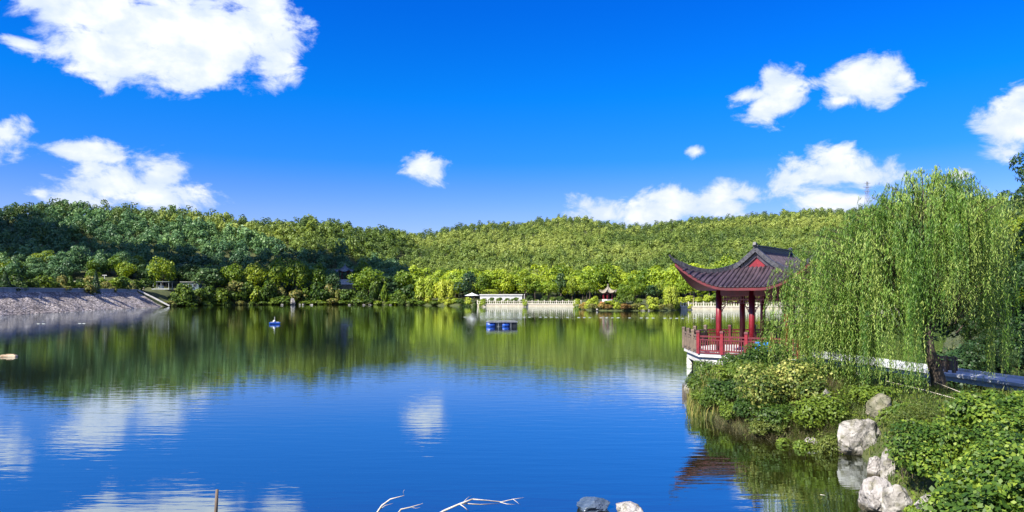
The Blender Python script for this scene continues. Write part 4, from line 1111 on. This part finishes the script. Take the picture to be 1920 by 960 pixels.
p_ = scatter(2600, (1480, 1620), (18.6, 21.5), 24, -.1)
blades('dry_brush', 'dark dry brush left of the largest pale boulder', 'dry brush', p_, gg.uniform(.2, .55, len(p_)), m_grass, .010, 25, 1.2)
p_ = np.concatenate([scatter(17000, (1290, 1980), (9.6, 34), 6, .05), scatter(9000, (1680, 2500), (18, 60), 7, .05)])
blades('grass', 'green and dry grass growing over the near bank', 'grass', p_, gg.uniform(.08, .36, len(p_)), m_grass, .018, 8, .6, kind='stuff')
p_ = scatter(17000, (1300, 2000), (9.6, 33), 16, .04); p_[:, 2] += np.abs(gg.normal(size=len(p_)))*.10*np.clip(p_[:, 2]*3, .2, 1)
c_ = p_.mean(0); o = link('ground_cover', quad_mesh('ground_cover', leaves(p_-c_, np.array([0, -.2, 1])+gg.normal(size=(len(p_), 3))*.5, gg.uniform(.05, .11, len(p_)), gg.uniform(.04, .08, len(p_)), gg), m_bush)); o.location = c_; tag(o, 'leafy ground cover creeping over the near bank', 'ground cover', kind='stuff')
# loose stalks
def stalk(pts, r, label, mat=m_straw, cat='stalk'):
    mb = MB(); mb.tube(pts, r, 5); o = mb.build('dry_stalk', mat, None, True); c = Vector(pts[0])
    o.data.transform(Matrix.Translation(-c)); o.location = c; return tag(o, label, cat)
stalk([P(1812,782,16.2), P(1850,820,15.6), P(1885,850,15.0), P(1928,888,14.4)], [.011,.011,.01,.009], 'straight pale dry stalk leaning over the right hand creeper')
stalk([P(1538,927,14.8), P(1580,936,14.6), P(1628,948,14.4)], [.006,.009,.012], 'thin twig reaching over the water from the lower boulders', m_twig, 'twig')
stalk([P(1660,714,22), P(1735,732,21), P(1800,750,20), P(1850,768,19.2)], [.010,.012,.012,.011], 'long thin pale stem slanting in front of the willow trunk', m_twig)
stalk([P(1752,716,21.5), P(1800,735,20.5), P(1830,742,20), P(1862,752,19.5)], [.009,.011,.011,.006], 'thin pale stem curving right of the willow trunk', m_twig)

# ------------------------------------------------------------------ trees at the right edge
def leafy_tree(name, label, px, Y, topy, w, mat, n, size, seed, kindw=.5, hang=False, cat='tree', H0=1.6, trunk_r=.16, jit=.6, flat=.85, K=18, lobe=.36):
    g = np.random.default_rng(seed); x = (px-960)/F*Y; z0 = gz(x, Y); H = CAMZ+(HOR-topy)/F*Y-z0; Rw = w/F*Y/2
    V, cs, rl = crown(g, Rw, H0, H, K, n, size, jit=jit, lobe=lobe, flat=flat)
    if kindw != .75:
        c = V.mean(1, keepdims=True)
    o = thing(name, label, cat, (x, Y, z0))
    if hang:
        ctr = V.mean(1); nn = len(ctr); ctr[:, 2] -= g.uniform(0, 1, nn)**1.5*1.2
        ax = np.stack([g.normal(size=nn)*.45, g.normal(size=nn)*.45, -np.ones(nn)], 1); s_ = size*g.uniform(.7, 1.3, nn)
        V = leaves(ctr, np.stack([g.normal(size=nn), g.normal(size=nn), g.uniform(.1, .9, nn)], 1), s_, s_*kindw, g, ax)
    else:
        ctr = V.mean(1); nn = len(ctr); s_ = size*g.uniform(.7, 1.3, nn); nrm = np.cross(V[:, 1]-V[:, 3], V[:, 2]-V[:, 0])
        V = leaves(ctr, -nrm, s_, s_*kindw, g)
    link('crown', quad_mesh('crown', V, mat), o); trunk_mb(g, H0, trunk_r, cs).build('trunk', m_bark, o, True)
    return o
leafy_tree('locust_tree', 'light green dense tree behind the right side of the willow', 1893, 34, 378, 190, m_tree, 15000, .17, 31, .55, H0=1.2, K=24, lobe=.32)
leafy_tree('locust_tree', 'mid green dense tree farther right, partly cut by the picture edge', 1985, 30, 385, 190, m_bush, 12000, .17, 32, .55, H0=1.0, K=22, lobe=.32)
leafy_tree('broadleaf_tree', 'tall dark tree with fine twigs reaching in at the right edge against the sky', 1950, 27, 226, 230, m_dark, 9000, .15, 33, .36, K=34, lobe=.19, H0=2.4)
leafy_tree('dark_tree', 'dark shaded evergreen behind the willow, above the walkway', 1815, 40, 520, 200, m_dark, 9000, .24, 34, .5, H0=.5)
leafy_tree('dark_tree', 'dark shaded evergreen beyond the walkway at the right edge', 1945, 37, 480, 220, m_dark, 9000, .24, 35, .5, H0=.5)
for k, (px_, Y_, w_, h_, lb_) in enumerate(((1700, 37.5, 110, 70, 'dark shrub beyond the walkway, left of the willow trunk'), (1800, 33.5, 120, 84, 'dark shrub beyond the walkway, just right of the willow trunk'),
        (1880, 32, 120, 90, 'dark shrub beyond the walkway below the young pine'), (1960, 30, 120, 100, 'dark shrub beyond the walkway at the picture edge'))):
    bush('dark_shrub', lb_, px_, 700, Y_, w_, h_, m_dark, 3600, .17, 70+k, group='dark shrubs beyond the walkway', stems=False)
# young pine with needle tufts
x = (1885-960)/F*27.5; g = np.random.default_rng(36)
py_ = thing('young_pine', 'young pine with pale needle tufts at the right edge above the walkway', 'tree', (x, 27.5, gz(x, 27.5)))
tufts = np.stack([g.uniform(-.95, .95, 46), g.uniform(-.6, .6, 46), g.uniform(.35, 2.7, 46)], 1); tufts[:, 0] *= 1.15-tufts[:, 2]*.25
k = g.choice(46, 6500); d = sphere_dirs(6500, g, .35); pt = tufts[k]+d*g.uniform(.08, .20, (6500, 1))
link('needles', quad_mesh('needles', leaves(pt, g.normal(size=(6500, 3)), .13, .012, g, d), leaf_mat('young_pine_needles', (.05,.10,.03), (.09,.16,.05), (.16,.24,.08), objvar=False)), py_)
mb = MB(); mb.tube([(0,0,-.2),(0,0,1.5),(0,0,2.7)], [.05,.035,.01], 6)
for t in tufts[::2]: mb.tube([(0, 0, t[2]*.75), tuple(t)], [.014, .006], 4, False)
mb.build('trunk', m_bark, py_)

# ------------------------------------------------------------------ far shore: hand placed trees and shrubs
def shore(px, Y, name, kind, k, topy, wpx, label, group=None, cat='tree', base=None):
    """stands at pixel column px and depth Y; its top at row topy, its crown wpx wide"""
    x = (px-960)/F*Y; z = gz(x, Y)-.05
    nat = {'light': (8.8, 8.6), 'round': (8.4, 8.4), 'tall': (7.0, 10.6), 'broad': (10.4, 8.2), 'dark': (7.8, 8.2), 'pine': (5.2, 8.4), 'sparse': (5.8, 7.7), 'cypress': (1.9, 6.1), 'pale_willow': (9.0, 8.0)}[kind]
    H = CAMZ+(HOR-topy)/F*Y-z; w = wpx/F*Y
    return tree(name, kind, k, (x, Y, z), rnd.uniform(0, 6.3), (w/nat[0], w/nat[0], H/nat[1]), label, group, cat)
shore(803, 243, 'pale_willow_tree', 'pale_willow', 0, 512, 64, 'bright pale green willow on the far shore, left one of the pair')
shore(834, 238, 'pale_willow_tree', 'pale_willow', 1, 518, 56, 'bright pale green willow on the far shore, right one of the pair')
shore(1258, 172, 'pale_willow_tree', 'pale_willow', 0, 528, 36, 'narrow pale willow drooping at the right end of the island')
CY = 'dark conical cypresses on the dam terrace'
shore(10, edge_Y(10)+17, 'cypress', 'cypress', 0, 508, 20, 'dark conical cypress at the extreme left behind the dam', CY)
shore(35, edge_Y(35)+17, 'cypress', 'cypress', 0, 514, 18, 'dark conical cypress, second from the left behind the dam', CY)
shore(180, edge_Y(180)+17, 'cypress', 'cypress', 0, 506, 16, 'slim dark cypress beside the T shaped post behind the dam', CY)

GS = 'leafy trees along the far shore'
ORD = ['first', 'second', 'third', 'fourth', 'fifth', 'sixth', 'seventh', 'eighth', 'ninth', 'tenth', 'eleventh', 'twelfth', 'thirteenth', 'fourteenth', 'fifteenth', 'sixteenth']
def row(items, desc, where):
    for i, (px, Y, kind, k, topy, w) in enumerate(items):
        adj = {'light': 'light green', 'round': 'rounded', 'tall': 'tall', 'broad': 'broad', 'dark': 'dark green', 'sparse': 'thin crowned', 'pine': 'flat topped pine'}[kind]
        shore(px, Y, 'shore_tree', kind, k, topy, w, f'{adj} {desc}, {ORD[i]} from the left {where}', GS)
row([(305,238,'broad',0,482,64),(352,251,'dark',0,486,62),(392,245,'dark',1,496,74),(440,252,'round',0,488,52),(478,256,'broad',1,492,58),(520,258,'round',1,478,58),(556,258,'broad',0,484,60),(598,260,'round',2,486,56),(628,257,'dark',0,505,40)],
    'left shore tree', 'between dam and dark pavilion')
row([(692,256,'broad',1,500,84),(726,257,'dark',1,512,62),(755,262,'round',0,500,52),(682,272,'round',1,485,46)],
    'shore tree', 'between dark pavilion and pale willows')
row([(878,228,'dark',0,500,56),(905,236,'round',1,508,40),(945,236,'light',0,500,50),(985,228,'tall',1,500,44),(1003,226,'sparse',0,524,36),(1028,226,'light',1,522,44),(1052,233,'dark',1,505,40),(1073,226,'round',2,515,34),(1106,228,'light',1,500,52),(1100,222,'sparse',0,528,36)],
    'tree behind the long balustrade', 'after the pale willows')
row([(1168,181,'round',2,528,40),(1192,178,'broad',1,526,52),(1222,177,'dark',1,530,46),(1240,180,'round',1,522,40),(1285,184,'light',0,500,52),(1315,183,'light',1,512,54),(1345,184,'sparse',1,520,40)],
    'island shore tree', 'after the island pavilion')
# shrubs: one shared mesh set
def shrub_mesh(seed, mat, n=700, size=.36):
    g = np.random.default_rng(seed); V, cs, rl = crown(g, 1.5, .0, 1.9, 9, n, size, lobe=.5, up=.5); V[:, :, 2] = np.abs(V[:, :, 2]); return quad_mesh('shrub', V, mat)
SHR = {'green': [shrub_mesh(201, m_tree), shrub_mesh(202, m_bush)], 'dark': [shrub_mesh(203, m_bush)], 'bright': [shrub_mesh(204, m_pale)], 'red': [shrub_mesh(205, m_autumn)], 'fine': [shrub_mesh(206, m_reed, 900, .3)]}
def shrub(px, Y, col, w, h, label, group):
    x = (px-960)/F*Y; me = rnd.choice(SHR[col]); o = link('shrub', me)
    kw = w/F*Y/3.2; kh = h/F*Y/2.0
    o.location = (x, Y, gz(x, Y)-.08); o.scale = (kw, kw, kh); o.rotation_euler = (0, 0, rnd.uniform(0, 6.3))
    return tag(o, label, 'shrub', group)
for i in range(34):
    px = -15+i*8.6+rnd.uniform(-4, 4)
    if i == 20: px += 9
    shrub(px, rnd.uniform(1.01, 1.10)*edge_Y(px)+14, rnd.choice(['green','green','dark','fine']), rnd.uniform(16, 40), rnd.uniform(11, 27), 'leafy shrub in the hedge row on the terrace behind the dam', 'shrubs on the dam terrace')
for i in range(66):
    px = 318+i*7.3+rnd.uniform(-4, 4)
    Ys_ = edge_Y(px)+.2
    if 540 < px < 556: px += 14
    shrub(px, Ys_+(i % 3)*1.6, rnd.choice(['green','dark','dark','green','fine']), rnd.uniform(14, 46), rnd.uniform(7, 15) if i % 3 == 0 else rnd.uniform(12, 40), 'low green shrub at the water edge under the left shore trees', 'shrubs along the left far shore')
for i in range(24):
    px = 1086+i*8.0+rnd.uniform(-4, 4); fr = i % 2
    shrub(px, edge_Y(px, 150, 180)+(.1 if fr else 3.4)+rnd.uniform(0, .8), rnd.choice(['bright','green','fine','red'] if fr else ['bright','green','dark']), rnd.uniform(16, 28), rnd.uniform(9, 15) if fr else rnd.uniform(12, 22) if not 1120 < px < 1160 else 8,
          'low bush with mixed green and rusty leaves on the island edge', 'bushes on the island')
for i in range(16):
    px = 862+i*14.5; shrub(px, rnd.uniform(213, 215), rnd.choice(['dark','green','dark']), rnd.uniform(12, 22), rnd.uniform(7, 12), 'low bright shrub directly behind the long white balustrade', 'shrubs behind the balustrade')
for px in (893, 907, 922, 938, 951, 968):
    shrub(px, 219.5, rnd.choice(['green','dark']), rnd.uniform(9, 16), rnd.uniform(5, 8), 'small green shrub in front of the low white building', 'shrubs before the low building')
for (px, w, h) in ((905, 20, 13), (983, 15, 14), (1082, 22, 14), (1292, 16, 11)):
    shrub(px, edge_Y(px, 150, 215)+.15, 'bright', w, h, 'yellow green shrub growing at the foot of a white balustraded wall', 'shrubs against the balustraded walls')
for i in range(8):
    px = 790+i*12.5; shrub(px, edge_Y(px)+.3+(i % 2)*3, rnd.choice(['green','bright','dark']), rnd.uniform(18, 28), rnd.uniform(8, 16), 'low shrub at the waterline between the pale willows and the white wall', 'shrubs by the pale willows')
for i in range(10):
    px = 1275+i*17; shrub(px, rnd.uniform(177, 181), rnd.choice(['bright','bright','green']), rnd.uniform(20, 32), rnd.uniform(10, 18), 'low bright shrub behind the right hand balustrade', 'shrubs behind the balustrade')
ib = P(1129, 575, 169.0)
o = thing('red_board', 'small pinkish red board among the bushes in front of the island pavilion', 'board', (ib.x, ib.y, gz(ib.x, ib.y)))
MB().box((0, 0, .95), (.95, .08, .8)).build('panel', noisy('faded_red_paint', (.45,.08,.06), (.60,.16,.12), 2, .7), o)
for s_ in (-.35, .35): MB().box((s_, .06, .3), (.07, .07, .9)).build('leg', m_brown, o)
# clipped hedge above the low building
g = np.random.default_rng(77); n = 2600; d = sphere_dirs(n, g, .3); p0 = P(916, 552, 226)
pt = np.sign(d)*np.abs(d)**.55*np.array([3.0, 1.0, .95]); pt[:, 2] += .9
o = link('clipped_hedge', quad_mesh('clipped_hedge', leaves(pt, d+g.normal(size=(n, 3))*.4, .3, .22, g), m_hedge)); o.location = (p0.x, p0.y+2, 3.2)
tag(o, 'bright yellow green clipped hedge above the low white building', 'hedge')

# ------------------------------------------------------------------ wooded hills
g = np.random.default_rng(21)
cand = []
for y0 in np.arange(190, 545, 3.5):
    xs = np.arange(-1.05*y0, 1.25*y0, 3.6); x = xs+g.uniform(-1.7, 1.7, len(xs)); y = y0+g.uniform(-1.7, 1.7, len(xs))
    cand.append(np.stack([x, y], 1))
cand = np.concatenate(cand); px = 960+F*cand[:, 0]/cand[:, 1]
ys = np.interp(px, T_PX, T_YS); yr = np.interp(px, T_PX, T_YR)
k = (cand[:, 1] > ys+2) & (cand[:, 1] < yr+14) & (lake_sd(cand[:, 0], cand[:, 1]) > 5)
cand = cand[k]; px = px[k]; s = (cand[:, 1]-ys[k])/(yr[k]-ys[k])
# keep the dark pavilion clear
clear = (np.abs(px-648) < 20) & (cand[:, 1] < 284)
cand = cand[~clear]; px = px[~clear]; s = s[~clear]
left = px < 760
thin = g.random(len(cand)) < np.where((px < -80) | (px > 2000), .38, 1.0)*np.where(s < .3, .62, np.where(left & (s < .6), .66, 1.0))
cand, px, s, left = cand[thin], px[thin], s[thin], left[thin]
zz = ground(cand[:, 0], cand[:, 1])
near = cand[:, 1]-np.interp(px, T_PX, T_YS)
inview = (px > -25) & (px < 1560)
order = np.argsort(np.where(inview, near*np.where(left, 1.0, .8), 1e9)+g.uniform(0, 4, len(cand)))
ind = order[:225]; rest = order[225:]
HL = {True: ('leafy tree in the dense shaded wood on the left hill', 'trees of the shaded left hill wood'), False: ('sunlit leafy tree at the foot of the central wooded hill', 'sunlit trees at the foot of the central hill')}
kinds = ['round', 'tall', 'broad', 'round', 'dark', 'round']
for i in ind:
    kd = ['light', 'light', 'round', 'light', 'broad', 'light'][int(g.integers(0, 6))] if not left[i] else ['deep', 'deep', 'deep', 'deep', 'dark', 'round'][int(g.integers(0, 6))]  # leaf colour carries the light: brighter at the sunny foot, blue-green on shaded hill
    sc = g.uniform(.75, 1.15)*(.95 if left[i] else 1.2); lab, gr = HL[bool(left[i])]
    tree('hill_tree', kd, int(g.integers(0, 2)), (cand[i, 0], cand[i, 1], zz[i]-.2), g.uniform(0, 6.3), (sc, sc, sc*g.uniform(.85, 1.1)), lab, gr)
# the rest of the wood: too many to count
protos = []
for j in range(6):
    gg = np.random.default_rng(300+j); V, cs, rl = crown(gg, 1.0, .0, 2.05, 12, 230, .29, lobe=.46, jit=.5, up=.12); protos.append(V)
def pine_proto(seed):
    gg = np.random.default_rng(seed); K = 9; zk = np.linspace(.5, 2.0, K); cs = np.stack([gg.uniform(-.6, .6, K)*(1.2-.45*zk), gg.uniform(-.6, .6, K)*(1.2-.45*zk), zk], 1)
    q = gg.choice(K, 170); d = sphere_dirs(170, gg, .2); return leaves(cs[q]+d*np.array([.46, .46, .26]), d+gg.normal(size=(170, 3))*.5, .30, .15, gg)
ppines = [pine_proto(400), pine_proto(401)]
FV = []; FT = []; PV = []; PT = []; DV = []; DT = []
for i in rest:
    far_ = s[i]; c = cand[i]
    patch = sin(c[0]*.035+1)+sin(c[1]*.05+c[0]*.02)+.6*sin(c[0]*.09-c[1]*.06)
    pine = g.random() < (.55 if far_ > .9 else (.15 if patch < -.6 else .04))
    if pine:
        V = ppines[int(g.integers(0, 2))]; sc = min(3.2, 2.1*math.exp(g.normal()*.22))*(1.12 if left[i] else .88)
        hs_ = g.uniform(.9, 1.2)
    else:
        V = protos[int(g.integers(0, 6))]; sc = (1.45 if px[i] < -80 or px[i] > 2000 else 1.0)* min(4.2, 2.15*math.exp(g.normal()*.24))*(1.10 if left[i] else .82); hs_ = g.uniform(.8, 1.25)
    a = g.uniform(0, 2*pi); ca, sa = cos(a), sin(a)
    Q = np.stack([(V[..., 0]*ca-V[..., 1]*sa)*sc+c[0], (V[..., 0]*sa+V[..., 1]*ca)*sc+c[1], V[..., 2]*sc*hs_+zz[i]-.2], -1)
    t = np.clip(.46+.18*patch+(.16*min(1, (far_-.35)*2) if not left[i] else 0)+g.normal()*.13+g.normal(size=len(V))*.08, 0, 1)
    if pine: PV.append(Q); PT.append(t)
    elif left[i] and (px[i] < 265+40*patch or s[i] < .74-.25*max(0, (px[i]-250)/500)+.1*patch): DV.append(Q); DT.append(t)  # trees in the shaded area get the shade-tinted leaf colour
    else: FV.append(Q); FT.append(t)
fo = link('forest', quad_mesh('forest', np.concatenate(FV), m_forest, np.concatenate(FT))); tag(fo, 'dense broadleaf wood covering the hills behind the lake', 'forest', kind='stuff')
do = link('shade_tinted_wood', quad_mesh('shade_tinted_wood', np.concatenate(DV), m_forest_shade, np.concatenate(DT))); tag(do, 'wood on the lower left hillside, blue green shade put into its leaf colour', 'forest', kind='stuff')
po = link('pine_wood', quad_mesh('pine_wood', np.concatenate(PV), m_pine, np.concatenate(PT))); tag(po, 'dark pines scattered along the hill crests', 'forest', kind='stuff')
print('forest trees', len(rest), 'faces', len(fo.data.polygons)+len(po.data.polygons))

# ------------------------------------------------------------------ the cloud, off to the left, whose shadow lies on the left hill
import bmesh
from mathutils import noise
tgt = Vector((-160, 282, 14)); alt = 330.0
cc_ = tgt+SUN_DIR*(alt/SUN_DIR.z)
bm = bmesh.new(); r = random.Random(4)
for k in range(13):
    m = Matrix.Translation((r.uniform(-95, 105), r.uniform(-22, 18), r.uniform(-8, 14))) @ Matrix.Diagonal((r.uniform(22, 38), r.uniform(12, 20), r.uniform(12, 20), 1))
    bmesh.ops.create_icosphere(bm, subdivisions=4, radius=1.0, matrix=m)
for (x_, y_) in ((-95,30),(-70,42),(-40,34),(-110,10)):
    bmesh.ops.create_icosphere(bm, subdivisions=4, radius=1.0, matrix=Matrix.Translation((x_, y_, 0)) @ Matrix.Diagonal((30, 20, 15, 1)))
for v in bm.verts: v.co += v.normal*noise.fractal(v.co*.06, 1, 2, 4)*7
me = bpy.data.meshes.new('cloud'); bm.to_mesh(me); bm.free(); me.materials.append(m_cloud)
me.polygons.foreach_set('use_smooth', [True]*len(me.polygons))
o = link('cloud', me); o.location = cc_; o.rotation_euler = (0, 0, .10); tag(o, 'white cumulus cloud high to the left whose shadow darkens the left hill', 'cloud', kind='structure')
